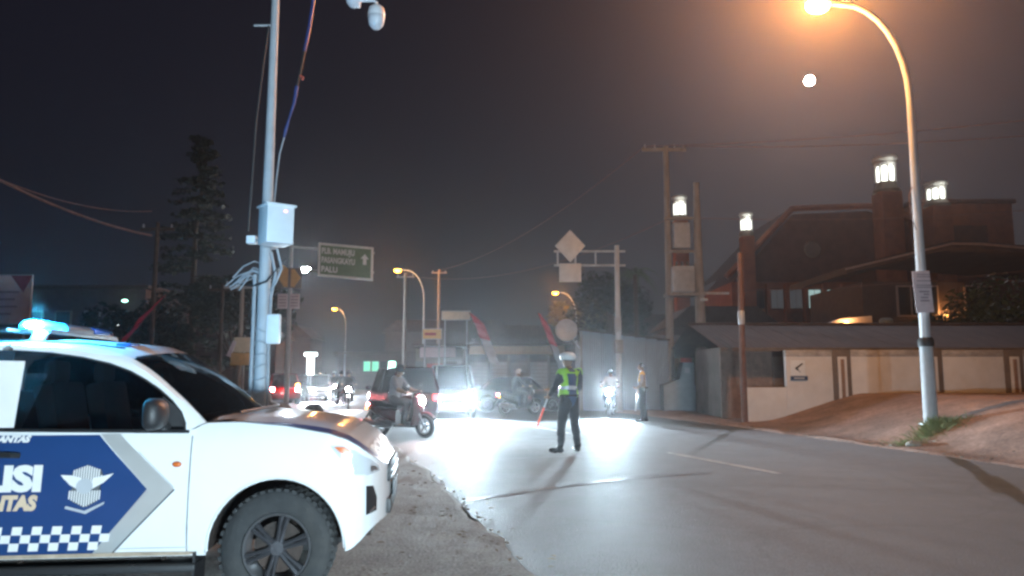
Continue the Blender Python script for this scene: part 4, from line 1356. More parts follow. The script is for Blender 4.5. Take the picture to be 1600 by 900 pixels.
        for i in range(10):
            a = math.pi * 0.60 * i / 9
            for j in range(18):
                th = 2 * math.pi * j / 18
                cut = 1.0 if math.cos(th) < 0.3 else 0.78
                aa = a * cut
                hv.append((0.132 * math.sin(aa) * math.cos(th), 0.118 * math.sin(aa) * math.sin(th), 0.145 * math.cos(aa)))
        for i in range(9):
            for j in range(18):
                hf.append((i * 18 + j, i * 18 + (j + 1) % 18, (i + 1) * 18 + (j + 1) % 18, (i + 1) * 18 + j))
        hg = c.add(hv, hf).build('helmet', helmet_white if head_gear == 'helmet_white' else helmet_black, t, loc=H + Vector((0, 0, 0.01)), rot=(0, 0, head_turn))
        vs = [(0.142 * math.cos(a), 0.125 * math.sin(a), z) for z in (0.045, -0.05) for a in [math.pi * (i / 10 - 0.5) * 0.9 for i in range(11)]]
        MB().add(vs, [(i, i + 1, i + 12, i + 11) for i in range(10)]).build('visor', car_glass, hg)
    else:
        c = MB()
        hv, hf = [], []
        for i in range(8):
            a = math.pi * 0.55 * i / 7
            for j in range(16):
                th = 2 * math.pi * j / 16
                aa = a * (0.55 if math.cos(th) > 0.5 else 1.0)
                hv.append((0.107 * math.sin(aa) * math.cos(th) - 0.004, 0.088 * math.sin(aa) * math.sin(th), 0.132 * math.cos(aa)))
        for i in range(7):
            for j in range(16):
                hf.append((i * 16 + j, i * 16 + (j + 1) % 16, (i + 1) * 16 + (j + 1) % 16, (i + 1) * 16 + j))
        c.add(hv, hf).build('hair', cloth_dark, t, loc=H, rot=(0, 0, head_turn))
    return t

# ------------------------------------------------------------------ buildings
def corrugated(w, h, pitch=0.09, amp=0.012, thick=0.0):
    """a vertical sheet in the xz plane, corrugated across x, centred on x, standing on z=0"""
    n = max(8, int(w / (pitch / 2)))
    vs, fs = [], []
    for i in range(n + 1):
        x = -w / 2 + w * i / n
        y = amp * (1 if i % 2 else -1)
        vs += [(x, y, 0), (x, y, h)]
    for i in range(n):
        fs.append((2 * i, 2 * i + 2, 2 * i + 3, 2 * i + 1))
    return MB().add(vs, fs)

# long white boundary wall with brown pillars
W = thing('boundary_wall', 'long white plastered boundary wall with brown slotted pillars behind the street lamp', 'wall', (0, 24, 0))
MB().prism([(7.36, -0.3), (8.74, -0.3), (8.74, 1.12), (7.36, 1.12)], -0.10, 0.10).build('low_wall', white_wall, W, bevel=0.01)
def wall_panel(x0, x1, top=2.10):
    MB().box(((x0 + x1) / 2, 0, (top - 0.3) / 2), (x1 - x0, 0.20, top + 0.3)).build('panel', white_wall, W, bevel=0.008)
    MB().box(((x0 + x1) / 2, 0, top + 0.105), (x1 - x0, 0.23, 0.21)).build('coping', stain_band, W, bevel=0.012)
def wall_pillar(x0, x1):
    MB().box(((x0 + x1) / 2, 0.015, 1.0), (x1 - x0, 0.34, 2.62)).build('pillar', pillar_dark, W, bevel=0.008)
    w = (x1 - x0)
    MB().box(((x0 + x1) / 2, -0.167, 1.05), (w * 0.50, 0.04, 2.08)).build('pillar_face', white_wall, W, bevel=0.006)
    MB().box(((x0 + x1) / 2, -0.19, 1.02), (w * 0.20, 0.02, 1.98)).build('pillar_slot', slit_brown, W, bevel=0.004)
for a, b in ((8.745, 10.22), (10.80, 13.02), (13.72, 15.70), (16.30, 18.5), (19.1, 21.3)):
    wall_panel(a, b)
for a, b in ((10.225, 10.795), (13.03, 13.71), (15.71, 16.29), (18.51, 19.09)):
    wall_pillar(a, b)
nb = thing('wall_sign', 'small white sign with a dark bent arrow above a navy strip on the white wall', 'sign', (9.12, 23.885, 1.37))
MB().box((0, 0, 0.36), (0.46, 0.02, 0.50)).build('board', white_enamel, nb, bevel=0.003)
MB().prism([(0.13, 0.52), (0.16, 0.49), (-0.02, 0.35), (0.03, 0.29), (-0.03, 0.28), (-0.11, 0.36)], -0.016, -0.011).build('arrow_mark', sign_black, nb, smooth=0)
MB().prism([(-0.02, 0.30), (0.06, 0.27), (0.09, 0.22), (0.03, 0.22)], -0.016, -0.011).build('arrow_shade', decal_grey, nb, smooth=0)
MB().box((0.02, -0.004, 0.04), (0.54, 0.03, 0.14)).build('name_strip', cloth_navy, nb, bevel=0.003)
MB().box((0.02, -0.021, 0.04), (0.34, 0.006, 0.05)).build('strip_lettering', decal_grey, nb)

# low building behind the wall: long dark roof
B = thing('roadside_house', 'low house with a long dark sheet roof just behind the white wall', 'house', (0, 26, 0))
wv = MB().box((14.6, 3.2, 1.25), (12.4, 5.2, 2.5))
wv.build('wall', house_dark, B)
MB().box((7.9, 2.4, 1.25), (1.0, 3.6, 2.5)).build('side_wall', house_mid, B)
for i in range(22):
    x0 = 7.0 + i * 0.75
    sh = MB()
    vs, fs = [], []
    for j in range(9):
        xx = x0 + 0.74 * j / 8
        dz = 0.018 * (j % 2)
        vs += [(xx, -0.9, 2.42 + dz), (xx, 3.6, 3.50 + dz)]
    for j in range(8):
        fs.append((2 * j, 2 * j + 2, 2 * j + 3, 2 * j + 1))
    sh.add(vs, fs).build('roof_sheet', roof_brown, B, smooth=0)
MB().add([(7.0, 3.62, 3.49), (23.4, 3.62, 3.49), (23.4, 8.2, 2.3), (7.0, 8.2, 2.3)], [(0, 1, 2, 3)]).build('rear_roof', roof_brown, B, smooth=0)
MB().tube([(7.0, 3.6, 3.53), (23.4, 3.6, 3.53)], 0.06, 8).build('ridge_cap', roof_brown, B)
MB().box((15.2, -0.92, 2.37), (16.4, 0.03, 0.12)).build('fascia', pillar_dark, B)
MB().box((9.25, 0.1, 1.0), (0.35, 0.06, 2.3)).build('door', pillar_dark, B)
MB().box((8.15, 0.1, 1.2), (1.8, 0.1, 2.4)).build('front_wall', M('brown_block_wall', (0.24, 0.17, 0.14), 0.85, var=0.25, scale=5, bump=0.2), B)

# mosque
Q = thing('mosque', 'dark red brick mosque hall with a broad gable and square corner towers', 'mosque', (0, 68, 0))
MB().box((28.5, 6, 5.0), (16.0, 10, 10.4)).build('wall', brick_red, Q)
gbl = [(20.6, 10.2), (26.4, 16.6), (33.4, 16.9), (37.2, 15.9), (37.2, 10.2)]
MB().prism(gbl, 0.7, 11).build('gable', brick_dark, Q, smooth=0)
MB().tube([(19.9, 0.6, 10.6), (26.3, 0.6, 17.1), (33.4, 0.6, 17.35), (37.6, 0.6, 16.3)], 0.30, 6).build('gable_trim', brick_red, Q)
MB().add([(19.9, 0.6, 10.7), (26.3, 0.6, 17.2), (26.3, 11, 17.2), (19.9, 11, 10.7)], [(0, 1, 2, 3)]).build('roof_slope', roof_brown, Q)
MB().lathe([(0.001, -0.1), (0.7, -0.1), (0.8, 0.0), (0.7, 0.1), (0.001, 0.1)], 20, axis='y').build('gable_clock', house_mid, Q, loc=(28.0, 0.5, 13.2))
for i in range(7):
    x = 22.0 + i * 1.75
    MB().box((x, 0.75, 7.2), (0.35, 0.6, 5.6)).build('pilaster', brick_red, Q)
for i in range(6):
    x = 22.87 + i * 1.75
    wdw = MB().box((x, 0.92, 8.6), (1.22, 0.16, 1.9)).build('window', house_dark, Q)
    for k in (-1, 1):
        MB().box((x + k * 0.29, 0.82, 8.6), (0.52, 0.05, 1.7)).build('pane', pane_cold if i in (3, 4) else (pane_dim if i in (1, 2) else pane_dark), wdw)
MB().box((27.5, 0.3, 6.0), (15.0, 1.6, 0.25)).build('string_course', brick_dark, Q)

def minaret(name, label, x, y, half, z_base, z_lamp, z_top, wall=brick_red):
    t = thing(name, label, 'minaret', (x, y, 0), 0, 'lit minarets of the mosque')
    MB().box((0, 0, z_base / 2), (half * 2.0, half * 2.0, z_base)).build('shaft', wall, t, bevel=0.06)
    MB().lathe([(half * 1.25, z_base), (half * 1.30, z_base + 0.25), (half * 1.05, z_base + 0.5), (half * 0.92, z_lamp)], 12).build('balcony', house_mid, t)
    hl = z_top - z_lamp
    for k in range(8):
        a = 2 * math.pi * k / 8 + 0.2
        M3 = Matrix.Rotation(a, 3, 'Z')
        p = M3 @ Vector((half * 0.80, 0, 0))
        w = half * 0.62
        # arched lit opening
        pts = [(-w / 2, z_lamp + 0.08), (w / 2, z_lamp + 0.08), (w / 2, z_lamp + hl * 0.45), (w * 0.3, z_lamp + hl * 0.58), (0, z_lamp + hl * 0.66), (-w * 0.3, z_lamp + hl * 0.58), (-w / 2, z_lamp + hl * 0.45)]
        vs = [M3 @ Vector((half * 0.80, yy, zz)) for yy, zz in pts]
        MB().add(vs, [tuple(range(7))]).build('lantern_pane', lantern_lit, t, smooth=0)
        q = Matrix.Rotation(a + math.pi / 8, 3, 'Z') @ Vector((half * 0.9, 0, 0))
        MB().tube([(q.x, q.y, z_lamp), (q.x, q.y, z_lamp + hl * 0.7)], half * 0.10, 6).build('lantern_column', white_wall, t)
    MB().lathe([(half * 0.85, z_lamp + hl * 0.62), (half * 1.02, z_lamp + hl * 0.72), (half * 0.95, z_lamp + hl * 0.80), (half * 1.16, z_lamp + hl * 0.90), (half * 1.12, z_top), (0.001, z_top + 0.1)], 16).build('lantern_crown', white_wall, t)
    light('lantern_light', t, (0, -half * 1.6, z_lamp + hl * 0.5), 25, (0.95, 1.0, 0.88), radius=0.3)
    return t
minaret('minaret', 'tallest lit minaret, rising beside the gable of the mosque', 34.7, 67.5, 0.95, 18.3, 19.3, 21.7)
minaret('minaret', 'lit minaret just right of the street lamp pole', 41.6, 71.5, 0.95, 17.9, 18.6, 20.3)
minaret('minaret', 'smallest lit minaret at the left foot of the mosque gable', 21.9, 68.5, 0.55, 14.4, 15.0, 16.6)
minaret('minaret', 'lit minaret rising between the two transformer poles', 15.6, 68, 0.62, 15.8, 16.3, 18.1)
MB().box((31.9, 63.5, 7.0), (0.2, 0.2, 0.2))
tw = thing('mosque_tower', 'broad dark brick tower block right of the street lamp', 'tower', (0, 74, 0))
MB().box((45.5, 2, 9.4), (9.6, 5, 18.8)).build('wall', brick_red, tw)
MB().box((45.0, -0.52, 12.0), (5.2, 0.1, 9.0)).build('recess', brick_dark, tw)
MB().box((45.5, 2, 18.95), (10.2, 5.6, 0.4)).build('parapet', brick_dark, tw, bevel=0.05)

# two-storey house right of the mosque, in front of it
Hh = thing('two_storey_house', 'dark two storey house with pale eaves behind the notice on the lamp pole', 'house', (2.3, 44, 0))
MB().box((27, 5, 3.6), (16, 8, 7.2)).build('wall', house_dark, Hh)
MB().prism([(17.8, 8.0), (24.2, 9.6), (26.0, 9.55), (36.2, 8.6), (36.2, 8.2), (26, 9.1), (24.2, 9.15), (17.8, 7.6)], 0.3, 9.5).build('roof', roof_brown, Hh, smooth=0)
MB().tube([(17.7, 0.2, 7.85), (24.2, 0.2, 9.42), (26.0, 0.2, 9.38), (36.2, 0.2, 8.45)], 0.07, 6).build('eave_board', eave_white, Hh)
for x, n in ((22.3, 3), (26.0, 2), (30.5, 3)):
    wdw = MB().box((x, 0.97, 6.0), (0.85 * n, 0.12, 1.9)).build('window', eave_white, Hh)
    for k in range(n):
        MB().box((x + (k - (n - 1) / 2) * 0.82, 0.90, 6.0), (0.70, 0.04, 1.7)).build('pane', pane_dark, wdw)
MB().box((25.0, 0.0, 3.9), (5.0, 1.6, 0.14)).build('porch_roof', roof_brown, Hh)
MB().ell((23.9, 0.82, 5.1), (0.16, 0.1, 0.09)).build('wall_lamp', orange_spot, Hh)
light('wall_lamp_light', Hh, (23.9, 0.5, 5.1), 60, (1.0, 0.45, 0.14), radius=0.1)
cn = thing('porch_canopy', 'small pale lit canopy with an orange lamp beneath the dark house', 'canopy', (0, 40, 0))
c0, c1 = at(1290, 506, 40), at(1357, 497, 40)
MB().prism([(c0.x, c0.z), (c0.x + 0.6, c0.z + 0.22), (c1.x, c1.z + 0.1), (c1.x, c1.z - 0.42)], -0.4, 0.4).build('roof', eave_white, cn, smooth=0)
MB().ell((c0.x + 0.9, -0.5, c0.z + 0.02), (0.18, 0.08, 0.06)).build('lamp', orange_spot, cn)
light('canopy_lamp_light', cn, (c0.x + 0.9, -0.75, c0.z + 0.05), 60, (1.0, 0.5, 0.18), radius=0.1)
for xx in (c0.x + 0.5, c1.x - 0.1):
    MB().box((xx, 0, c0.z / 2 - 0.1), (0.12, 0.12, c0.z - 0.1)).build('post', house_mid, cn)
ac = thing('water_tank', 'small pale blue tank standing above the dark roof left of the lamp pole', 'tank', at(1385, 512, 36))
MB().lathe([(0.001, 0), (0.30, 0), (0.32, 0.05), (0.32, 0.36), (0.22, 0.46), (0.001, 0.48)], 18).build('barrel', cabinet_blue, ac)
MB().box((0, 0, -1.9), (0.5, 0.5, 3.75)).build('stand', house_dark, ac)

# grey sheds left of the wall, blue sheet shed, cabinet
sd = thing('grey_shed', 'grey plank shed with a sheet roof behind the twin electricity poles', 'shed', (9.6, 35, 0))
for i in range(14):
    MB().box((-1.9 + i * 0.225, -0.02 + 0.012 * (i % 3), 1.4), (0.215, 0.05, 2.8)).build('plank', house_mid, sd)
MB().box((-0.4, 1.6, 1.4), (3.1, 3.0, 2.78)).build('wall', house_dark, sd)
MB().prism([(-0.5, 2.72), (3.6, 3.50), (3.6, 3.58), (-0.5, 2.82)], -2.3, 1.3, 'yz').build('roof', roof_brown, sd, smooth=0)
sd2 = thing('beige_hut', 'narrow beige hut with a lit strip under its eave beside the blue shed', 'hut', (7.0, 35.6, 0))
MB().box((0.05, 1.2, 1.4), (1.5, 2.4, 2.8)).build('wall', house_mid, sd2)
MB().box((0.05, 1.0, 2.92), (1.9, 3.2, 0.10)).build('roof', roof_brown, sd2, bevel=0.02)
MB().box((0.0, -0.05, 2.78), (1.3, 0.05, 0.07)).build('strip_lamp', M('strip_lamp', (0.8, 0.8, 0.75), 0.4, emit=(1, 0.9, 0.75), estr=0.35), sd2)
MB().box((0.45, -0.02, 1.0), (0.55, 0.06, 2.0)).build('door', house_dark, sd2)

sh = thing('sheet_metal_shed', 'blue grey corrugated metal shed with a sloping roof line behind the helmeted officer', 'shed', (4.6, 32.3, 0))
for i in range(8):
    x = -1.68 + i * 0.48
    h = 3.42 - 0.058 * i * 1.0
    o = corrugated(0.475, h).build('sheet', shed_blue, sh, loc=(x + 0.24, 0.015 * (i % 2), 0.0), smooth=0)
MB().box((0.2, 1.4, 1.5), (3.7, 2.6, 3.0)).build('frame', house_dark, sh)
MB().prism([(-1.9, 3.46), (2.2, 3.0), (2.2, 3.06), (-1.9, 3.52)], -0.25, 2.9).build('roof', roof_brown, sh, smooth=0)
MB().box((-1.62, -0.05, 1.7), (0.12, 0.08, 3.4)).build('corner_post', house_mid, sh)
dish = thing('satellite_dish', 'round grey satellite dish on a bracket left of the metal shed', 'satellite dish', at(885, 516, 31.6))
MB().lathe([(0.001, 0.10), (0.18, 0.085), (0.34, 0.04), (0.46, -0.03), (0.47, -0.02), (0.34, 0.055), (0.18, 0.10), (0.001, 0.115)], 28, axis='y').build('bowl', sign_back, dish, smooth=60)
MB().tube([(0, -0.02, 0.0), (0.05, -0.35, -0.1)], 0.015, 6).build('feed_arm', grey_paint, dish)
MB().tube([(0.1, 0.12, 0), (0.65, 0.6, 0.10)], 0.03, 6).build('bracket', galv_white, dish)
MB().tube([(0.05, 0.12, -0.1), (0.62, 0.6, -0.75)], 0.02, 6).build('brace', grey_paint, dish)

cb = thing('utility_cabinet', 'pale blue grey utility cabinet with a narrow top at the foot of the twin poles', 'cabinet', (7.05, 32.0, 0))
MB().box((0, 0, 0.56), (1.35, 0.8, 1.12)).build('base_box', cabinet_blue, cb, bevel=0.03)
MB().prism([(-0.62, 1.11), (0.66, 1.11), (0.66, 2.05), (0.18, 2.05), (0.02, 1.35)], -0.3, 0.3).build('upper_box', cabinet_blue, cb, bevel=0.02)
MB().box((0.36, -0.32, 1.72), (0.22, 0.02, 0.24)).build('vent', decal_grey, cb)
for k in (-0.33, 0.33):
    MB().box((k, -0.415, 0.56), (0.56, 0.02, 0.92)).build('door', cabinet_blue, cb, bevel=0.006)
rs = thing('red_notice', 'small dark red notice fixed on the grey shed beside the electricity pole', 'sign', at(1072, 553, 34.8))
MB().box((0, 0, 0), (0.52, 0.04, 0.80)).build('board', sign_red, rs, bevel=0.006)
MB().box((0, 0.03, 0), (0.60, 0.03, 0.88)).build('frame', house_mid, rs)

# shops across the junction
fb = thing('shop_building', 'low dark shop row with a long cream fascia across the junction', 'shop', (0, 60, 0))
MB().box((0.6, 5, 1.9), (9.6, 9, 3.8)).build('wall', house_dark, fb)
MB().box((0.4, 0.2, 3.58), (7.7, 0.3, 0.70)).build('fascia', cream, fb, bevel=0.02)
MB().box((0.6, 4.5, 4.02), (10.2, 10, 0.16)).build('roof', roof_brown, fb, bevel=0.03)
for i in range(5):
    sf = MB().box((-2.7 + i * 1.62, 0.46, 1.4), (1.45, 0.12, 2.6)).build('shutter', house_mid if i % 2 else house_dark, fb)
    for k in range(8):
        MB().box((-2.7 + i * 1.62, 0.385, 0.35 + k * 0.30), (1.38, 0.03, 0.26)).build('slat', grey_paint if i % 2 else house_mid, sf)
for i in range(6):
    MB().box((-3.52 + i * 1.62, 0.30, 1.6), (0.16, 0.3, 3.2)).build('post', house_mid, fb)
pb = thing('poster_shop', 'narrow reddish shop front covered with boards left of the cream fascia', 'shop', (0, 52, 0))
MB().box((-5.1, 3, 1.7), (3.3, 5, 3.4)).build('wall', house_mid, pb)
MB().box((-5.2, 0.44, 3.15), (2.5, 0.12, 0.72)).build('sign_board', pink_print, pb, bevel=0.02)
MB().box((-5.4, 0.36, 1.75), (1.1, 0.10, 1.2)).build('red_poster', sign_red, pb, bevel=0.01)
MB().box((-4.3, 0.40, 1.4), (0.9, 0.14, 2.2)).build('door', house_dark, pb)
MB().box((-6.4, 0.40, 1.4), (0.7, 0.14, 2.2)).build('shop_window', pane_dim, pb)
MB().box((-5.1, 2.5, 3.62), (3.7, 6, 0.14)).build('roof', roof_brown, pb)
def board(name, label, u0, v0, u1, v1, Y, mat, ink=None, legs=True, frame=grey_paint, cat='sign', group=None):
    a, b = at(u0, v1, Y), at(u1, v0, Y)
    cx = (a.x + b.x) / 2
    t = thing(name, label, cat, (cx, Y, 0), 0, group)
    w, h, zc = b.x - a.x, b.z - a.z, (a.z + b.z) / 2
    MB().box((0, 0, zc), (w, 0.06, h)).build('panel', mat, t, bevel=0.01)
    MB().tube([(-w / 2, -0.04, zc - h / 2), (w / 2, -0.04, zc - h / 2), (w / 2, -0.04, zc + h / 2), (-w / 2, -0.04, zc + h / 2), (-w / 2, -0.04, zc - h / 2)], 0.025, 5).build('frame', frame, t, smooth=0)
    if legs:
        for s in (-1, 1):
            MB().tube([(s * w * 0.38, 0.08, 0), (s * w * 0.38, 0.08, zc + h * 0.4)], 0.045, 8).build('leg', grey_paint, t)
    return t, w, h, zc
t, w, h, zc = board('shop_sign', 'highest amber shop board on posts near the leaning red banner', 690, 486, 735, 500, 50, cream)
t, w, h, zc = board('shop_sign', 'square amber shop board below the curved street lamp', 660, 514, 690, 530, 48, sign_yellow)
MB().box((-0.1, -0.045, zc), (w * 0.6, 0.02, h * 0.25)).build('lettering_band', sign_red, t)
t, w, h, zc = board('billboard', 'pale billboard with a dark red corner at the left edge above the pickup', -40, 430, 52, 506, 26, bill_white, cat='billboard')
MB().prism([(w / 2 - 0.75, zc + h / 2 - 0.02), (w / 2 - 0.02, zc + h / 2 - 0.02), (w / 2 - 0.10, zc + h / 2 - 0.25), (w / 2 - 0.28, zc + h / 2 - 0.62)], -0.045, -0.035).build('corner_print', bill_red, t, smooth=0)
for k, ww in ((0.15, 1.3), (0.0, 1.0), (-0.15, 1.2), (-0.3, 0.8)):
    MB().box((-0.1, -0.04, zc + k * h), (ww, 0.012, 0.07)).build('print_line', bill_ink, t)
kt = thing('kiosk_totem', 'white lit totem sign with a wide cap far along the road', 'sign', (at(485, 575, 60).x, 60, 0))
MB().box((0, 0, 2.35), (0.5, 0.3, 1.5)).build('lit_panel', kiosk_lit, kt, bevel=0.03)
MB().box((0, 0, 3.22), (1.0, 0.4, 0.28)).build('lit_cap', kiosk_lit, kt, bevel=0.08)
MB().box((0, 0, 0.8), (0.25, 0.2, 1.6)).build('post', grey_paint, kt)
fs_ = thing('far_shop', 'far shop with green lit windows beyond the traffic', 'shop', (at(590, 570, 85).x, 85, 0))
MB().box((0, 3, 2.0), (9, 6, 4.0)).build('wall', house_dark, fs_)
for i, mm in enumerate((green_lit, green_lit, pane_dark, kiosk_lit)):
    MB().box((-1.2 + i * 0.95, -0.05, 2.6), (0.75, 0.1, 1.1)).build('window', mm if i < 3 else green_spot, fs_)
MB().box((0, 2.8, 4.1), (9.6, 7, 0.2)).build('roof', roof_brown, fs_)
lbz = thing('left_building', 'dark building with a pair of small lit lamps behind the pickup roof', 'building', (0, 50, 0))
MB().box((-29.5, 4, 3.7), (9, 7, 7.4)).build('wall', house_dark, lbz)
MB().box((-29.5, 4, 7.5), (9.8, 7.8, 0.25)).build('roof', roof_brown, lbz, bevel=0.05)
for i in range(4):
    for zz in (2.0, 5.2):
        wdw = MB().box((-32.4 + i * 1.95, 0.46, zz), (1.1, 0.12, 1.4)).build('window', house_mid, lbz)
        MB().box((-32.4 + i * 1.95, 0.39, zz), (0.9, 0.04, 1.2)).build('pane', pane_dark, wdw)
p = at(195, 470, 49.8)
MB().ell((p.x, -0.2, p.z), (0.22, 0.1, 0.10)).build('wall_lamp', green_spot, lbz)
p = at(186, 507, 49.8)
MB().ell((p.x, -0.2, p.z), (0.14, 0.1, 0.07)).build('wall_lamp', white_spot, lbz)
# row of low far houses closing the road on the left and right
for i, (u, Y, w, h) in enumerate(((110, 70, 16, 5), (330, 80, 14, 5.5), (420, 90, 10, 6), (700, 95, 16, 7), (820, 90, 12, 6), (960, 80, 14, 6.5), (1130, 55, 8, 5.0))):
    x = (u - 800) / F * Y
    t = thing('far_house', ['dark far house at the left behind the billboard', 'dark far house behind the tall conifer', 'dark far house left of the lit totem', 'dark far house behind the amber shop boards', 'dark far house behind the cream fascia', 'dark far house behind the metal shed', 'dark house between the twin poles and the mosque'][i], 'house', (x, Y, 0))
    MB().box((0, 3, h / 2), (w, 6, h)).build('wall', house_dark, t)
    MB().prism([(-w / 2 - 0.4, h), (w / 2 + 0.4, h), (w / 2 - 1.5, h + 1.6), (-w / 2 + 1.5, h + 1.6)], -0.4, 6.4).build('roof', roof_brown, t, smooth=0)
    for k in range(int(w / 2.6)):
        MB().box((-w / 2 + 1.5 + k * 2.5, -0.03, h * 0.55), (1.1, 0.08, 1.3)).build('window', pane_dim if (k + i) % 4 == 1 else pane_dark, t)

# ------------------------------------------------------------------ lamps, poles, signs
def street_lamp(label, base, h, arm, power, lit, r0=0.10, up=None, direction=-1, color=(1.0, 0.40, 0.10), rz=0.0, group='orange street lamps along the road'):
    t = thing('street_lamp', label, 'street lamp', base, rz, group)
    d = direction
    pts = [(0, 0, 0), (0, 0, h * 0.35), (0, 0, h * 0.70), (0, 0, h * 0.76)]
    for i in range(1, 9):
        a = math.pi / 2 * i / 8
        pts.append((d * arm * 0.72 * (1 - math.cos(a)), 0, h * 0.76 + h * 0.235 * math.sin(a)))
    pts.append((d * arm * 0.86, 0, h * 0.998))
    n = len(pts)
    rs = [r0 * (1 - 0.52 * min(1, p[2] / h)) for p in pts]
    MB().tube(pts, rs, 12).build('pole', galv, t)
    hd = MB()
    hd.ell((d * arm, 0, h + 0.02), (0.36, 0.15, 0.09), 16, 8)
    hd.build('lamp_head', grey_paint, t)
    MB().ell((d * (arm + 0.04), 0, h - 0.09), (0.27, 0.16, 0.17), 16, 8).build('lamp_lens', lit, t)
    light('lamp_light', t, (d * (arm + 0.04), 0, h - 0.22), power, color, radius=0.12)
    MB().lathe([(r0 * 1.9, 0), (r0 * 1.9, 0.03), (r0 * 1.15, 0.05), (r0 * 1.1, 0.3)], 12).build('base_plate', galv, t)
    return t
LB = Vector((9.15, 16.5, 0.42))
SL = street_lamp('tall curved street lamp at right with a glaring orange head and white painted foot', LB, 9.72, 1.98, 3300, sodium_lit, 0.125)
MB().tube([(0, 0, 0.05), (0, 0, 1.75)], [0.150, 0.135], 14).build('white_foot', galv_white, SL)
MB().lathe([(0.16, 1.70), (0.165, 1.76), (0.165, 1.84), (0.13, 1.9)], 14).build('collar', cable_black, SL)
MB().tube([(-0.10, -0.05, 5.3), (-0.22, -0.1, 5.1), (-0.20, -0.1, 4.6), (-0.10, -0.1, 4.3)], 0.012, 6).build('loose_cable', cable_pink, SL)
# extra spot added at the lens to light the haze into a glow
light('lamp_glow_spot', SL, (-2.02, -0.15, 9.62), 46000, (1.0, 0.32, 0.045), 'SPOT', 0.12, (-7, -16, -0.7), 74, 1.0)
nt_ = thing('pole_notice', 'pinkish printed notice strapped to the street lamp pole at right', 'notice', (9.05, 16.30, 2.86))
MB().box((0, 0, 0.46), (0.40, 0.012, 0.92), M3=Matrix.Rotation(R(4), 3, 'Z') @ Matrix.Rotation(R(-3), 3, 'Y')).build('sheet', pink_print, nt_, bevel=0.002)
for k, (zz, w) in enumerate(((0.84, 0.28), (0.79, 0.30), (0.70, 0.30), (0.60, 0.34), (0.555, 0.34), (0.46, 0.22), (0.40, 0.12), (0.33, 0.16), (0.26, 0.20))):
    MB().box((0.02 if k != 6 else 0.06, -0.02, zz), (w, 0.006, 0.022 if k < 5 else 0.035)).build('print_line', notice_ink, nt_)
MB().tube([(-0.13, 0.05, 0.62), (0.13, 0.05, 0.62), (0.20, 0.20, 0.62), (0.05, 0.34, 0.62)], 0.006, 5).build('strap', cable_black, nt_)

street_lamp('lit orange street lamp standing right of the green road sign', (at(662, 500, 55).x, 55, 0), 9.4, 1.95, 3000, sodium_lit_far)
street_lamp('small distant orange street lamp left of the green-lit shops', (at(540, 520, 85).x, 85, 0), 9.2, 1.3, 2000, sodium_lit_far)
street_lamp('distant orange street lamp above the satellite dish', (at(900, 480, 68).x, 68, 0), 9.15, 1.85, 2400, sodium_lit_far)
led = street_lamp('white lit street lamp beside the chevron sign pole', (at(455, 430, 45).x, 45, 0), 8.05, 0.8, 1300, led_lit, direction=1, color=(0.75, 0.9, 1.0), group='white street lamps')

cp = thing('camera_pole', 'whitish steel camera pole with a white cabinet and tangled cables behind the pickup bonnet', 'pole', (-2.78, 8.3, 0))
MB().tube([(0, 0, 0), (0, 0, 2.0), (0, 0, 3.2), (0, 0, 4.5), (0, 0, 6.1)], [0.078, 0.070, 0.062, 0.050, 0.042], 14).build('pole', galv_white, cp)
MB().tube([(0, 0, 6.0), (1.35, 0, 6.0)], 0.030, 10).build('arm', camera_white, cp)
MB().box((0.17, -0.20, 3.12), (0.30, 0.28, 0.42), rz=R(38)).build('cabinet', white_enamel, cp, bevel=0.012)
MB().box((0.17, -0.20, 3.335), (0.34, 0.32, 0.02), rz=R(38)).build('cabinet_lid', white_enamel, cp, bevel=0.004)
led_p = Vector((0.17, -0.20, 3.27)) + Matrix.Rotation(R(38), 3, 'Z') @ Vector((0.05, -0.143, 0))
MB().ell(led_p, (0.022, 0.012, 0.010)).build('status_light', M('status_led', (0.9, 0.3, 0.3), 0.3, emit=(1, 0.35, 0.35), estr=2.0), cp)
MB().box((0.055, -0.02, 2.92), (0.12, 0.2, 0.03)).build('cabinet_bracket', grey_paint, cp)
MB().box((0.135, -0.04, 1.99), (0.15, 0.07, 0.33)).build('junction_box', white_enamel, cp, bevel=0.02)
MB().box((-0.16, 0, 3.00), (0.10, 0.10, 0.09)).build('small_camera', white_enamel, cp, bevel=0.01)
MB().tube([(-0.12, 0, 3.0), (0, 0, 3.0)], 0.012, 6).build('small_camera_arm', grey_paint, cp)
# cables: conduit loops and the bunch of loose ends
cb_ = MB()
random.seed(11)
for i in range(9):
    z0 = 2.62 + random.uniform(-0.10, 0.12)
    y0 = random.uniform(-0.10, 0.06)
    L_ = random.uniform(0.16, 0.33)
    cb_.tube([(-0.06, y0, z0), (-0.14, y0, z0 + 0.03), (-0.06 - L_ * 0.75, y0, z0 - 0.03), (-0.06 - L_ * 1.15, y0 - 0.02, z0 - 0.10 - random.uniform(0, 0.10))], 0.008, 5)
cb_.build('loose_cables', cable_grey, cp)
c2 = MB()
for i in range(7):
    z0 = 1.15 + i * 0.14 + random.uniform(-0.03, 0.03)
    c2.tube([(0.085 * math.cos(a), 0.085 * math.sin(a), z0 + 0.02 * math.sin(a * 2 + i)) for a in [2 * math.pi * k / 14 for k in range(15)]], 0.010, 5)
c2.tube([(0.08, -0.05, 2.85), (0.14, -0.06, 2.6), (0.10, -0.06, 2.35), (0.09, -0.05, 1.9), (0.10, -0.05, 1.2), (0.09, -0.05, 0.2)], 0.017, 7)
c2.tube([(0.16, -0.10, 2.88), (0.22, -0.10, 2.66), (0.15, -0.08, 2.50), (0.085, -0.05, 2.42)], 0.014, 7)
c2.tube([(-0.09, -0.05, 2.6), (-0.09, -0.05, 1.4), (-0.09, -0.05, 0.2)], 0.022, 7)
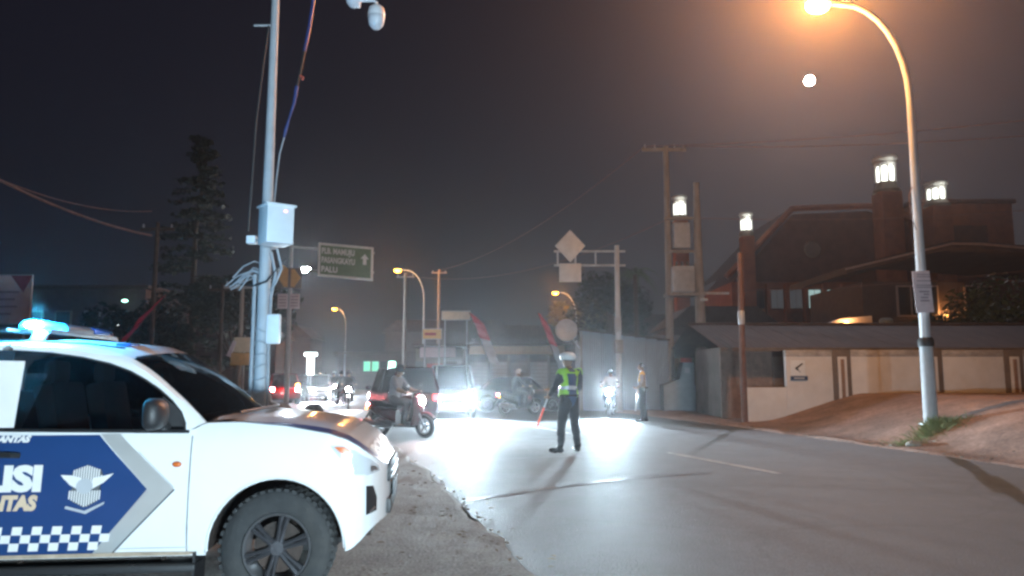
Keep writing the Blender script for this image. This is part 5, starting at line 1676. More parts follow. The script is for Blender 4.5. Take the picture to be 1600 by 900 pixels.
c2.build('cable_wraps', cable_grey, cp)
MB().tube([(0.25, -0.04, 2.78), (0.05, -0.08, 2.52), (-0.10, -0.06, 2.47), (-0.3, 0.02, 2.50)], 0.014, 6).build('black_cable', cable_black, cp)
MB().tube([(-0.24, 0, 5.55), (-0.05, 0, 5.55)], 0.012, 6).build('bolt_bar', grey_paint, cp)
MB().tube([(-0.07, 0.0, 5.55), (-0.12, 0, 5.0), (-0.17, 0, 4.4), (-0.19, 0, 3.7), (-0.21, 0.0, 3.1)], 0.012, 6).build('down_cable', cable_black, cp)
pt = lambda u, v: at(u, v, 8.25) - Vector((-2.78, 8.3, 0))
MB().tube([pt(496, -30), pt(490, 0), pt(484, 40), pt(476, 80)], 0.020, 7).build('blue_cable', cable_blue, cp)
MB().tube([pt(476, 80), pt(470, 110), pt(464, 135)], 0.015, 7).build('hanging_cable', cable_black, cp)
MB().tube([pt(468, 118), pt(474, 121), pt(472, 125)], 0.014, 6).build('red_tape', cable_red, cp)
MB().tube([pt(464, 135), pt(460, 160), pt(452, 185), pt(446, 205), pt(444, 215)], [0.024, 0.018, 0.013, 0.020, 0.012], 7).build('blue_cable', cable_blue, cp)
MB().tube([pt(444, 215), pt(437, 240), pt(432, 280), pt(428, 325)], 0.008, 6).build('hanging_cable', cable_grey, cp)
for n_, (u, v, k) in enumerate(((588, 28, 1.0), (553, -6, 0.9))):
    q = pt(u, v)
    dm = MB().lathe([(0.001, 0.150), (0.05, 0.148), (0.085, 0.120), (0.098, 0.06), (0.098, 0.018), (0.090, 0.012), (0.090, 0.0)], 20)
    o = dm.build('dome_camera', camera_white, cp, loc=q)
    MB().lathe([(0.093, 0.004), (0.098, -0.004), (0.096, -0.03), (0.082, -0.09), (0.045, -0.130), (0.001, -0.140)], 20).build('camera_dome', M('dome_glass', (0.62, 0.64, 0.68), 0.12, coat=0.5), o)
    MB().lathe([(0.100, 0.016), (0.102, 0.010), (0.100, 0.002)], 20).build('camera_ring', decal_grey, o)
q = pt(588, 8)
MB().tube([(q.x, q.y, q.z), (q.x, q.y, q.z + 0.03), (q.x - 0.03, q.y, q.z + 0.055), (q.x - 0.27, q.y, q.z + 0.06)], 0.020, 8).build('camera_bracket', camera_white, cp)
MB().tube([(q.x - 0.20, q.y, q.z - 0.03), (q.x - 0.20, q.y, 6.0)], 0.016, 8).build('camera_bracket', camera_white, cp)

# sign pole with chevron plates and the green direction sign
gp = thing('direction_sign', 'green direction sign on a long arm with chevron plates low on its post', 'road sign', (-9.0, 30, 0))
MB().tube([(0, 0, 0), (0, 0, 6.95)], [0.11, 0.08], 12).build('post', grey_paint, gp)
MB().tube([(0, 0, 6.72), (1.3, -0.02, 6.62), (3.4, -0.05, 6.45)], 0.05, 8).build('arm', grey_paint, gp)
MB().tube([(0, 0, 5.75), (1.3, -0.02, 5.75), (3.4, -0.05, 5.65)], 0.04, 8).build('arm', grey_paint, gp)
rt = Vector((2.22, 0.0, -0.20)).normalized()
upv = Vector((0.0, 0, 1.0))
O = Vector((1.14, -0.14, 5.50))
def gpt(a, b, d=0.0): return O + rt * a + upv * b + Vector((0, -d, 0))
def gplate(name, a0, b0, a1, b1, d, mat):
    return MB().add([gpt(a0, b0, d), gpt(a1, b0, d), gpt(a1, b1, d), gpt(a0, b1, d), gpt(a0, b0, d - 0.03), gpt(a1, b0, d - 0.03), gpt(a1, b1, d - 0.03), gpt(a0, b1, d - 0.03)],
                    [(0, 1, 2, 3), (7, 6, 5, 4), (0, 4, 5, 1), (1, 5, 6, 2), (2, 6, 7, 3), (3, 7, 4, 0)]).build(name, mat, gp, smooth=0)
gplate('sign_border', 0, 0, 2.24, 1.37, 0.0, sign_white)
gplate('sign_face', 0.09, 0.09, 2.15, 1.28, 0.012, sign_green)
for s_, b0, wd in (('PLB. MAMUJU', 0.95, 1.34), ('PASANGKAYU', 0.58, 1.36), ('PALU', 0.20, 0.66)):
    text_on('sign_lettering', s_, 0.32, sign_white, gp, gpt(0.14, b0, 0.018), rt, upv, bold=0.012, width=wd)
ar = [(1.83, 0.62), (1.97, 0.62), (1.97, 0.86), (2.07, 0.86), (1.90, 1.06), (1.73, 0.86), (1.83, 0.86)]
MB().add([gpt(a, b, 0.018) for a, b in ar], [tuple(range(7))]).build('sign_arrow', sign_white, gp, smooth=0)
for s in (-1, 1):
    MB().prism([(s * 0.06, 5.78), (s * 0.28, 5.95) if s < 0 else (s * 0.20, 5.78), (s * 0.46, 5.42), (s * 0.20, 5.05), (s * 0.06, 5.05)], -0.15, -0.12).build('chevron_plate', sign_yellow, gp, smooth=0)
    tp_ = MB().box((s * 0.24, -0.135, 4.47), (0.40, 0.03, 0.60)).build('text_plate', pink_print, gp, bevel=0.006)
    for k in range(4):
        MB().box((s * 0.24, -0.155, 4.66 - k * 0.125), (0.30, 0.008, 0.035)).build('print_line', notice_ink, tp_)
MB().box((0, -0.12, 5.42), (1.0, 0.02, 0.82), M3=None).build('backing_plate', house_mid, gp)

# grey sign gantry seen from behind
gg = thing('sign_gantry', 'grey sign post with a blank diamond and square plate on its left arm', 'road sign', (4.42, 31.0, 0))
MB().tube([(0, 0, 0), (0, 0, 6.95)], [0.13, 0.10], 12).build('post', galv, gg)
for zz in (6.70, 6.10):
    MB().tube([(0.35, 0, zz), (-2.65, 0, zz)], 0.045, 8).build('arm', galv, gg)
for xx in (-0.9, -2.5, -1.75):
    MB().tube([(xx, 0, 6.10), (xx, 0, 6.70)], 0.035, 8).build('strut', galv, gg)
MB().prism([(-1.97, 6.22), (-1.33, 6.92), (-1.97, 7.60), (-2.61, 6.92)], -0.10, -0.06).build('diamond_plate', sign_back, gg, bevel=0.01)
MB().box((-1.98, -0.08, 5.78), (0.92, 0.04, 0.78)).build('square_plate', sign_back, gg, bevel=0.01)
MB().box((0.0, -0.16, 2.7), (0.34, 0.16, 0.55)).build('control_box', house_mid, gg, bevel=0.02)
MB().box((-0.02, -0.12, 3.6), (0.26, 0.12, 0.6)).build('control_box', grey_paint, gg, bevel=0.02)

# twin electricity poles with transformer
ep = thing('transformer_poles', 'pair of concrete electricity poles carrying a grey transformer platform and crossarm', 'utility pole', (0, 33, 0))
MB().tube([(6.95, 0, 0), (7.01, 0, 6), (7.01, 0, 11.9)], [0.20, 0.16, 0.12], 12).build('pole', wood_pole, ep)
MB().tube([(8.32, -0.3, 0), (8.28, -0.3, 6), (8.27, -0.3, 10.1)], [0.27, 0.20, 0.13], 12).build('pole', wood_pole, ep)
MB().box((6.92, -0.05, 11.72), (2.0, 0.12, 0.14)).build('crossarm', wood_pole, ep, bevel=0.01)
for xx in (6.05, 6.5, 7.4, 7.8):
    MB().lathe([(0.02, 0), (0.05, 0.03), (0.03, 0.07), (0.05, 0.11), (0.02, 0.16)], 10, (xx, -0.05, 11.79)).build('insulator', grey_paint, ep)
MB().box((7.65, -0.15, 5.05), (1.7, 0.9, 0.12)).build('platform', wood_pole, ep)
tf = MB().box((7.55, -0.25, 5.72), (0.95, 0.7, 1.15)).build('transformer', grey_paint, ep, bevel=0.05)
for k in range(7):
    MB().box((7.17 + k * 0.125, -0.64, 5.65), (0.03, 0.10, 0.9)).build('cooling_fin', grey_paint, tf)
for k in range(3):
    MB().lathe([(0.04, 0), (0.07, 0.05), (0.04, 0.10), (0.07, 0.15), (0.03, 0.25)], 10, (7.3 + k * 0.25, -0.25, 6.3)).build('bushing', house_mid, tf)
MB().box((7.55, -0.2, 7.7), (0.72, 0.5, 1.15)).build('switch_box', grey_paint, ep, bevel=0.03)
MB().box((7.62, -0.2, 7.0), (1.6, 0.12, 0.12)).build('crossarm', wood_pole, ep)
MB().box((7.62, -0.2, 8.5), (1.6, 0.12, 0.12)).build('crossarm', wood_pole, ep)
MB().box((8.9, -0.4, 5.10), (1.3, 0.09, 0.09)).build('crossarm', galv, ep)
MB().box((8.40, -0.60, 4.8), (0.30, 0.10, 0.10)).build('clamp', galv_white, ep)
rp = thing('rusty_pole', 'dark rust brown pole at the left end of the white wall', 'pole', (7.28, 23.6, 0))
MB().tube([(0, 0, 0), (0, 0, 2.6), (0.02, 0, 5.4)], [0.10, 0.09, 0.075], 10).build('shaft', rust_pole, rp)
MB().lathe([(0.09, 3.1), (0.11, 3.14), (0.11, 3.5), (0.09, 3.54)], 10).build('clamp', galv, rp)

def plain_pole(label, u, Y, h, r=0.10, mat=wood_pole, arm=0.0):
    t = thing('utility_pole', label, 'utility pole', ((u - 800) / F * Y, Y, 0), 0, 'plain poles across the junction')
    MB().tube([(0, 0, 0), (0, 0, h * 0.5), (0, 0, h)], [r, r * 0.85, r * 0.65], 10).build('shaft', mat, t)
    MB().box((0, 0, h - 0.25), (1.2 + arm, 0.1, 0.1)).build('crossarm', mat, t)
    for k in (-0.5, 0.5):
        MB().lathe([(0.02, 0), (0.045, 0.03), (0.025, 0.07), (0.04, 0.1), (0.01, 0.14)], 8, (k * (1 + arm), 0, h - 0.2)).build('insulator', grey_paint, t)
    return t
plain_pole('plain concrete pole under the orange lamp right of the green sign', 632, 50, 8.4, 0.15)
plain_pole('plain concrete pole left of the highest amber shop board', 685, 58, 9.8, 0.15)
plain_pole('dim pole at the end of the sagging cables behind the pickup cab', 237, 26, 6.9, 0.10, bark)
plain_pole('thin dim pole behind the left side of the camera pole', 376, 24, 4.6, 0.09)
plain_pole('thin brown pole carrying nothing left of the tall conifer trunk', 345, 30, 5.2, 0.10, bark)
ss2 = thing('roadside_sign', 'small amber roadside board with a white bracket left of the camera pole', 'sign', (at(375, 560, 22).x, 22, 0))
zc = at(375, 561, 22).z
MB().box((0, 0, zc), (0.55, 0.04, 0.36)).build('panel', sign_yellow, ss2, bevel=0.006)
MB().box((0.05, 0.02, zc + 0.42), (0.5, 0.03, 0.44)).build('upper_panel', cream, ss2, bevel=0.006)
MB().tube([(0.1, 0.05, 0), (0.1, 0.05, zc + 0.7)], 0.03, 8).build('post', grey_paint, ss2)
MB().prism([(-0.40, zc + 0.1), (-0.22, zc + 0.55), (-0.12, zc + 0.5), (-0.28, zc + 0.05)], -0.02, 0.02).build('arrow_panel', pink_print, ss2, smooth=0)

def cable(name, label, a, b, sag, r=0.012, mat=cable_pink, group=None):
    a, b = Vector(a), Vector(b)
    pts = [a.lerp(b, i / 24) - Vector((0, 0, sag * 4 * (i / 24) * (1 - i / 24))) for i in range(25)]
    o = MB().tube(pts, r, 6).build(name, mat)
    return tag(o, label, 'cable', group)
pe = at(237, 368, 26)
cable('overhead_cable', 'thick rust coloured cable bundle sagging from the upper left edge', at(-220, 150, 17), pe, 0.5, 0.040)
cable('overhead_cable', 'thinner cable sagging just above the thick bundle at upper left', at(-220, 158, 17), at(237, 330, 26) , 0.75, 0.018)
wires = [((6.05, 33, 11.9), (34, 24, 12.5), 0.7, 'highest faint wire from the crossarm across the right sky'),
         ((7.8, 33, 11.9), (34, 24, 11.6), 0.8, 'second faint wire from the crossarm across the right sky'),
         ((8.3, 32.7, 8.5), (34, 25, 9.4), 0.9, 'faint wire crossing behind the lamp pole at mid height'),
         ((8.3, 32.7, 5.2), (34, 25, 8.0), 0.9, 'lowest faint wire rising to the right past the notice'),
         ((6.05, 33, 11.9), (-5.98, 58, 9.7), 1.0, 'faint wire running left from the crossarm over the junction'),
         ((7.0, 33, 8.5), (-7.27, 50, 8.3), 1.2, 'faint lower wire running left over the junction')]
for a, b, sg, lb_ in wires:
    cable('overhead_wire', lb_, a, b, sg, 0.013, cable_pink, 'faint overhead wires')

def banner(label, pole_pts, Y, cloth_w, split, rz=0.0, flip=1):
    """a bent bamboo pole with a long two-coloured cloth"""
    P = [at(u, v, Y) for u, v in pole_pts]
    base = Vector((P[0].x, Y, 0))
    t = thing('festive_banner', label, 'banner', base, 0, 'red and white leaning banners')
    loc = [p - base for p in P]
    MB().tube([(0, 0, 0)] + loc, [0.03] + [0.025 - 0.012 * i / len(loc) for i in range(len(loc))], 7).build('bamboo_pole', bark, t)
    # cloth strip hung along the pole
    fine = []
    for a, b in zip(loc, loc[1:]):
        fine += [a.lerp(b, i / 8) for i in range(8)]
    fine.append(loc[-1])
    n = len(fine)
    for nm, mt, i0, i1 in (('white_cloth', flag_white, 0, int(n * split)), ('red_cloth', flag_red, int(n * split), n - 1)):
        if i1 - i0 < 2:
            continue
        vs, fs = [], []
        for i in range(i0, i1 + 1):
            w = cloth_w * (0.35 + 0.65 * min(1, (n - i) / n * 4))
            for k in range(4):
                vs.append(fine[i] + Vector((flip * w * k / 3, 0.05 * math.sin(i * 0.9 + k), -0.05 * k)))
        for i in range(i1 - i0):
            for k in range(3):
                p = i * 4 + k
                fs.append((p, p + 1, p + 5, p + 4))
        MB().add(vs, fs).build(nm, mt, t, smooth=60)
    return t
banner('red cloth banner leaning right on a pole behind the pickup roof', [(178, 556), (205, 525), (232, 492), (262, 458)], 24, 0.30, 0.0, flip=-1)
banner('red and white banner leaning left beside the amber shop board', [(764, 566), (752, 535), (742, 508), (733, 488)], 38, 0.55, 0.42)
banner('red and white banner leaning left beside the satellite dish', [(874, 580), (862, 545), (850, 515), (840, 488)], 36, 0.38, 0.42)

# painted kerb blocks of the far median
for i in range(6):
    p = gnd(818 + i * 14, 630, 0.0)
    t = tag(MB().box((p.x, p.y - 1.5, 0.11), (0.40, 0.22, 0.24)).build('kerb_block', white_enamel if i % 2 == 0 else decal_dark, bevel=0.02), ['white', 'black', 'white', 'black', 'white', 'black'][i] + ' painted kerb block, number ' + ['one', 'two', 'three', 'four', 'five', 'six'][i] + ' from the left of the far median', 'kerb', 'painted kerb blocks of the far median')

# ------------------------------------------------------------------ vegetation
def leaves(mb, c, rad, n, size, rnd, squash=1.0, up=0.0):
    for _ in range(n):
        d = Vector((rnd.gauss(0, 1), rnd.gauss(0, 1), rnd.gauss(0, 1))).normalized() * rad * rnd.uniform(0.25, 1.0) ** 0.5
        p = Vector(c) + Vector((d.x, d.y, d.z * squash))
        a = Vector((rnd.uniform(-1, 1), rnd.uniform(-1, 1), rnd.uniform(-0.6, 0.6) + up)).normalized()
        b = a.orthogonal().normalized()
        s = size * rnd.uniform(0.6, 1.4)
        mb.add([p - a * s, p + b * s * 0.45, p + a * s, p - b * s * 0.45], [(0, 1, 2, 3)])

def tree(name, label, loc, h, crown_z, rx, shape, leaf, n=3000, size=0.16, seed=1, trunk_r=0.16):
    rnd = random.Random(seed)
    t = thing(name, label, 'tree', loc)
    tr = MB()
    bend = [(rnd.uniform(-0.2, 0.2) * i / 6, rnd.uniform(-0.2, 0.2) * i / 6, h * 0.92 * i / 6) for i in range(7)]
    tr.tube(bend, [trunk_r * (1 - 0.8 * i / 6) for i in range(7)], 9)
    cr = MB()
    if shape == 'cone':
        k = 0
        levels = 24
        for i in range(levels):
            z = crown_z + (h - crown_z) * i / levels
            rr = rx * (1 - i / levels) ** 0.8 + 0.25
            for j in range(6):
                a = rnd.uniform(0, 6.28)
                tip = Vector((math.cos(a) * rr, math.sin(a) * rr, z - rr * 0.15 + rnd.uniform(-0.2, 0.3)))
                tr.tube([(0, 0, z), tip], [0.035, 0.01], 4)
                for q in range(4):
                    leaves(cr, Vector((0, 0, z)).lerp(tip, 0.35 + 0.2 * q), 0.36, n // (levels * 24), size, rnd, 0.5)
    else:
        for j in range(9):
            a = rnd.uniform(0, 6.28)
            e = rnd.uniform(-0.3, 1.0)
            d = Vector((math.cos(a) * rx * 0.66, math.sin(a) * rx * 0.66, (h - crown_z) * 0.42 * e))
            c = Vector((0, 0, (h + crown_z) / 2)) + d
            tr.tube([(0, 0, crown_z * 0.85), c * 0.6 + Vector((0, 0, crown_z * 0.4)) * 0.8, c], [trunk_r * 0.5, trunk_r * 0.3, 0.02], 6)
            leaves(cr, c, rx * rnd.uniform(0.38, 0.58), n // 9, size, rnd, 0.75)
    tr.build('trunk', bark, t)
    cr.build('crown', leaf, t, smooth=0)
    return t
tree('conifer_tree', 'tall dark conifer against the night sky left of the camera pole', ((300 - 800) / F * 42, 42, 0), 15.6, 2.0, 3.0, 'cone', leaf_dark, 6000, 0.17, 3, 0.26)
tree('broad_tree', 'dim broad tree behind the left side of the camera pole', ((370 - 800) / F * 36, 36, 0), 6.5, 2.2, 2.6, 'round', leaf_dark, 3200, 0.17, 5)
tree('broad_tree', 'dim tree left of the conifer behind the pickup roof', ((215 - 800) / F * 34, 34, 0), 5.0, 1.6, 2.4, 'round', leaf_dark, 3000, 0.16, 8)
tree('broad_tree', 'amber lit tree below the distant street lamp above the dish', ((905 - 800) / F * 72, 72, 0), 8.6, 4.2, 2.8, 'round', leaf_olive, 2600, 0.22, 9)
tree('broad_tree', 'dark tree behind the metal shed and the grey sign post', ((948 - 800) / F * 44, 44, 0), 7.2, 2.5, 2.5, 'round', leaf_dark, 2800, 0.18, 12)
tree('broad_tree', 'green tree above the long dark roof at the right edge', ((1545 - 800) / F * 33.5, 35, 0), 4.6, 2.2, 2.6, 'round', leaf_mid, 3600, 0.15, 15)
tree('broad_tree', 'darker tree at the far right edge above the roof', ((1640 - 800) / F * 36, 38, 0), 6.2, 2.2, 3.0, 'round', leaf_mid, 3200, 0.16, 17)
def palm(label, loc, h, r, seed=2):
    rnd = random.Random(seed)
    t = thing('palm_tree', label, 'tree', loc)
    MB().tube([(0, 0, 0), (0.08, 0, h * 0.5), (0.02, 0, h)], [0.15, 0.12, 0.10], 10).build('trunk', bark, t)
    cr = MB()
    for k in range(16):
        a = 2 * math.pi * k / 16 + rnd.uniform(-0.15, 0.15)
        lift = rnd.uniform(0.2, 1.0)
        spine = [Vector((math.cos(a) * r * s, math.sin(a) * r * s, h + r * (lift * s - 1.1 * s * s))) for s in [i / 9 for i in range(10)]]
        cr.tube(spine, [0.02 - 0.0018 * i for i in range(10)], 4)
        for i in range(1, 10):
            d = (spine[i] - spine[i - 1]).normalized()
            sd_ = d.cross(Vector((0, 0, 1))).normalized()
            for s in (-1, 1):
                for q in (0, 0.5):
                    p = spine[i - 1].lerp(spine[i], q)
                    ln = r * 0.30 * (1.1 - i / 10)
                    tip = p + sd_ * s * ln + d * ln * 0.5 - Vector((0, 0, ln * 0.5))
                    cr.add([p - d * 0.02, p + d * 0.03, tip], [(0, 1, 2)])
    cr.build('crown', leaf_mid, t, smooth=0)
    return t
palm('palm with drooping green fronds right of the grey sign post', ((993 - 800) / F * 37, 37, 0), 6.6, 1.35)

def bush(label, loc, r, h, leaf=leaf_dark, n=1200, seed=1):
    rnd = random.Random(seed)
    t = thing('bush', label, 'bush', loc, 0, 'dark bushes behind the pickup')
    st, cr = MB(), MB()
    for k in range(7):
        a = rnd.uniform(0, 6.28)
        c = Vector((math.cos(a) * r * 0.5, math.sin(a) * r * 0.5, h * rnd.uniform(0.35, 0.7)))
        st.tube([(0, 0, 0), c * 0.5, c], [0.03, 0.02, 0.008], 5)
        leaves(cr, c, r * 0.5, n // 7, 0.09, rnd, 0.8)
    st.build('stems', bark, t)
    cr.build('foliage', leaf, t, smooth=0)
    return t
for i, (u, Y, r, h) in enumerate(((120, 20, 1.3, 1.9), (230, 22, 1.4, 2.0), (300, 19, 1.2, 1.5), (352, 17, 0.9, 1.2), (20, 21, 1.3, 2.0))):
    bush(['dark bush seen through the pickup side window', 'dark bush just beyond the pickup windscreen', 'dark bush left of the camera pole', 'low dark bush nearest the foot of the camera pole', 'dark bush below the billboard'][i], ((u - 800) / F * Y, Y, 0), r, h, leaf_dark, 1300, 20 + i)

# weeds at the lamp foot (nobody could count the blades)
rnd = random.Random(6)
gm = MB()
for i in range(1500):
    c = rnd.choice(((9.12, 16.30, 0.50), (9.12, 16.30, 0.30), (9.35, 16.2, 0.45), (8.75, 16.0, 0.40), (8.3, 15.75, 0.5)))
    a, d = rnd.uniform(0, 6.28), abs(rnd.gauss(0, c[2] * 0.6))
    x, y = c[0] + math.cos(a) * d, c[1] + math.sin(a) * d
    z = verge_z(x, y) + 0.015
    hh = rnd.uniform(0.03, 0.13) + 0.20 * math.exp(-((x - 9.15) ** 2 + (y - 16.3) ** 2) / 0.12) * rnd.uniform(0.2, 1)
    tx, ty = rnd.gauss(0, 0.11), rnd.gauss(0, 0.11)
    w = rnd.uniform(0.004, 0.009)
    gm.add([(x - w, y, z), (x + w, y, z), (x + tx * 0.5 + w * 0.7, y + ty * 0.5, z + hh * 0.6), (x + tx, y + ty, z + hh)], [(0, 1, 2, 3)])
tag(gm.build('weeds', grass_m, smooth=0), 'tuft of pale green weeds round the foot of the street lamp', 'weeds', kind='stuff')

# fallen leaves and scraps along the verge and shoulder (uncountable)
lf = MB()
for i in range(420):
    if i < 300:
        y = rnd.uniform(9, 23)
        x = lerp_tab(EDGE_R, y) + abs(rnd.gauss(0.2, 1.3)) - 0.1
        z = verge_z(x, y) + 0.06
    else:
        y = rnd.uniform(4, 13)
        x = lerp_tab(EDGE_L, y) + 0.35 - abs(rnd.gauss(0, 0.8))
        z = 0.045
    a, sz = rnd.uniform(0, 6.28), rnd.uniform(0.015, 0.05)
    ca, sa = math.cos(a) * sz, math.sin(a) * sz
    lf.add([(x - ca, y - sa, z), (x + sa * 0.4, y - ca * 0.4, z + sz * 0.25), (x + ca, y + sa, z + 0.005), (x - sa * 0.4, y + ca * 0.4, z + sz * 0.2)], [(0, 1, 2, 3)])
tag(lf.build('fallen_leaves', M('dry_leaf', (0.20, 0.14, 0.08), 0.8, var=0.4, scale=3), smooth=0), 'dry fallen leaves and scraps strewn along the road edges', 'leaves', kind='stuff')

def rock(name, label, loc, s, mat, seed, cat='stone', group=None, zf=0.6):
    bm = bmesh.new()
    bmesh.ops.create_icosphere(bm, subdivisions=3, radius=1)
    for v in bm.verts:
        d = 0.22 * noise.noise(v.co * 1.3 + Vector((seed * 7.1, 0, 0))) + 0.08 * noise.noise(v.co * 4 + Vector((0, seed, 0)))
        v.co *= 1 + d
        v.co.z = max(-0.55, v.co.z)
        v.co = Vector((v.co.x * s[0], v.co.y * s[1], (v.co.z + 0.5) * s[2]))
    me = bpy.data.meshes.new(name)
    bm.to_mesh(me)
    bm.free()
    me.materials.append(mat)
    me.shade_smooth()
    o = bpy.data.objects.new(name, me)
    COL.objects.link(o)
    o.location = loc
    return tag(o, label, cat, group)
for i, (x, y, s, lb_) in enumerate(((8.22, 15.5, 0.16, 'largest pale stone lying left of the weeds at the lamp foot'), (7.92, 15.75, 0.08, 'small pale stone left of the larger stone by the weeds'), (8.65, 15.45, 0.06, 'smallest pale stone in front of the weeds'))):
    rock('stone', lb_, (x, y, verge_z(x, y) + 0.01), (s, s * 0.8, s * 0.6), stone_m, i, group='stones at the lamp foot')
rock('rubbish_sack', 'round black rubbish sack lying behind the pickup bonnet', (gnd(490, 654).x, gnd(490, 654).y, 0), (0.34, 0.32, 0.36), bag_black, 5, 'sack')
rnd = random.Random(9)
nm_ = ['broken concrete lump beside the camera pole foot', 'flat broken concrete slab behind the pickup bonnet', 'pale lump of rubble left of the rubbish sack', 'brown lump of rubble behind the bonnet edge', 'small brown rubble lump next to the sack', 'large brown rubble heap left of the camera pole', 'low rubble heap seen over the windscreen base']
for i, (u, v, s) in enumerate(((425, 648, 0.30), (450, 652, 0.26), (462, 656, 0.14), (440, 660, 0.34), (470, 662, 0.26), (375, 655, 0.5), (330, 650, 0.5))):
    p = gnd(u, v)
    rock('rubble', nm_[i], (p.x, p.y, 0), (s, s, s * rnd.uniform(0.6, 1.3)), rubble_m if i != 2 else stone_m, 30 + i, 'rubble', 'rubble behind the pickup bonnet')
pc = thing('concrete_post', 'leaning pale concrete post stub just right of the camera pole', 'post', (gnd(424, 650).x, gnd(424, 650).y, 0))
MB().prism([(-0.22, 0), (0.30, 0), (0.36, 0.25), (0.16, 0.50), (-0.02, 0.55), (-0.10, 1.0), (-0.22, 1.02)], -0.12, 0.12).build('stub', kerb_m, pc, bevel=0.02)
MB().tube([(-0.15, -0.13, 0.6), (0.2, -0.13, 0.35)], 0.02, 6).build('reinforcing_bar', rust_pole, pc)
for i, u in enumerate((1110, 1142)):
    p = gnd(u, 634)
    rock('stone', ['pale stone lying before the grey shed, left one', 'pale stone lying before the grey shed, right one'][i], (p.x, min(p.y, 33.5), 0), (0.24, 0.2, 0.26), stone_m, 50 + i, group='stones before the grey shed')

# ------------------------------------------------------------------ traffic
car('car', 'silver van facing the camera with blazing white headlamps', (-2.25, 27.6, 0.02), R(-84), 4.0, 1.70, 1.86, car_silver, belt=1.02, hood=0.55, hood_z=0.98, glass_f=(0.30, 0.85), glass_r=(0.05, 0.12),
    front_lit=6000, beam=(1, 0.12, -0.07), beam_angle=110)
car('car', 'dark maroon people carrier turning left behind the near scooter', (-3.75, 25.6, 0.02), R(112), 4.0, 1.70, 1.74, car_maroon, belt=0.98, hood=0.85, hood_z=0.92, glass_f=(0.6, 1.15), glass_r=(0.08, 0.3), rear_lit=1)
car('car', 'dark navy saloon side-on right of the silver van', (0.25, 31.5, 0.02), R(8), 4.2, 1.70, 1.42, car_navy, belt=0.90, hood=1.05, hood_z=0.86, glass_f=(1.05, 1.65), glass_r=(0.55, 1.05), boot=0.45, boot_z=0.92, rear_lit=1)
car('car', 'red car with glowing tail lamps and an amber indicator far left in the queue', (at(438, 600, 40).x, 40, 0.02), R(114), 4.0, 1.68, 1.60, car_red, belt=0.92, hood=0.9, hood_z=0.88, glass_f=(0.7, 1.2), glass_r=(0.1, 0.35), rear_lit=2, amber=True)
car('car', 'grey car with bright red tail lamps second in the far queue', (at(470, 600, 52).x, 52, 0.02), R(116), 4.0, 1.68, 1.55, car_grey, belt=0.92, hood=0.9, hood_z=0.88, glass_f=(0.7, 1.2), glass_r=(0.1, 0.35), rear_lit=2)
car('car', 'far silver car showing white headlamps in the left lane of the queue', (at(496, 600, 45).x, 45, 0.02), R(-68), 4.0, 1.68, 1.55, car_silver, belt=0.92, hood=0.9, hood_z=0.88, glass_f=(0.7, 1.2), glass_r=(0.1, 0.35), front_lit=2200, lamp_mat=head_lit_soft)
car('car', 'farthest grey car showing white headlamps near the lit totem', (at(520, 600, 58).x, 58, 0.02), R(-64), 4.0, 1.68, 1.55, car_grey, belt=0.92, hood=0.9, hood_z=0.88, glass_f=(0.7, 1.2), glass_r=(0.1, 0.35), front_lit=2200, lamp_mat=head_lit_soft)
car('car', 'farthest red tail-lit car at the end of the queue', (at(470, 600, 62).x, 62, 0.02), R(124), 4.0, 1.68, 1.6, car_grey, belt=0.92, hood=0.9, hood_z=0.88, glass_f=(0.7, 1.2), glass_r=(0.1, 0.35), rear_lit=2)

NS = (-2.62, 17.9, 0.03)
scooter('scooter', 'dark red scooter with one rider crossing just beyond the pickup nose', NS, R(-22), red_paint, 700, True, True, (1, 0.1, -0.10), steer=R(-12))
person('scooter rider in a light grey shirt just beyond the pickup nose', NS, R(-22), SIT, cloth_grey, cloth_brown, sleeves=False, head_gear='helmet_black', grip='LR')
S2 = (3.62, 27.6, 0.03)
scooter('scooter', 'blue grey scooter facing the camera with a bright headlamp beside the metal shed', S2, R(-104), blue_paint, 4000, False, True, (1, 0.0, -0.06))
person('rider in a pale shirt and dark helmet on the scooter facing the camera', S2, R(-104), SIT, cloth_pale, cloth_brown, head_gear='helmet_black', grip='LR')
S3 = (0.30, 28.4, 0.03)
scooter('scooter', 'dark scooter in front of the navy saloon', S3, R(25), black_paint, 0, False, True)
person('rider with a white helmet in front of the navy saloon', S3, R(25), SIT, cloth_dark, cloth_brown, head_gear='helmet_white', grip='LR')
S4 = (at(532, 620, 38).x, 38, 0.03)
scooter('scooter', 'small dark scooter far down the road left of the near scooter', S4, R(118), black_paint, 0, False, True)
person('far rider in dark clothes riding away left of the near scooter', S4, R(118), SIT, cloth_dark, cloth_brown, head_gear='helmet_black', grip='LR')

for i, (u, Y, a, lb_) in enumerate(((545, 34, -78, 'small oncoming scooter with its headlamp on nearest in the far stream'), (522, 42, -70, 'small oncoming scooter with its headlamp on in the middle of the far stream'),
                                  (498, 48, -66, 'small oncoming scooter with its headlamp on left in the far stream'), (508, 58, -66, 'smallest oncoming scooter with its headlamp on at the end of the far stream'))):
    q = (at(u, 600, Y).x, Y, 0.03)
    scooter('scooter', lb_, q, R(a), black_paint, 250, True, False, (1, 0, -0.06), 'oncoming scooters in the far stream')
    person(lb_.replace('small oncoming scooter', 'helmeted rider on the oncoming scooter').replace('smallest oncoming scooter', 'helmeted rider on the smallest scooter').replace(' with its headlamp on', ''), q, R(a), SIT, cloth_dark, cloth_brown, head_gear='helmet_white' if i == 1 else 'helmet_black', grip='LR', group='riders in the far stream')
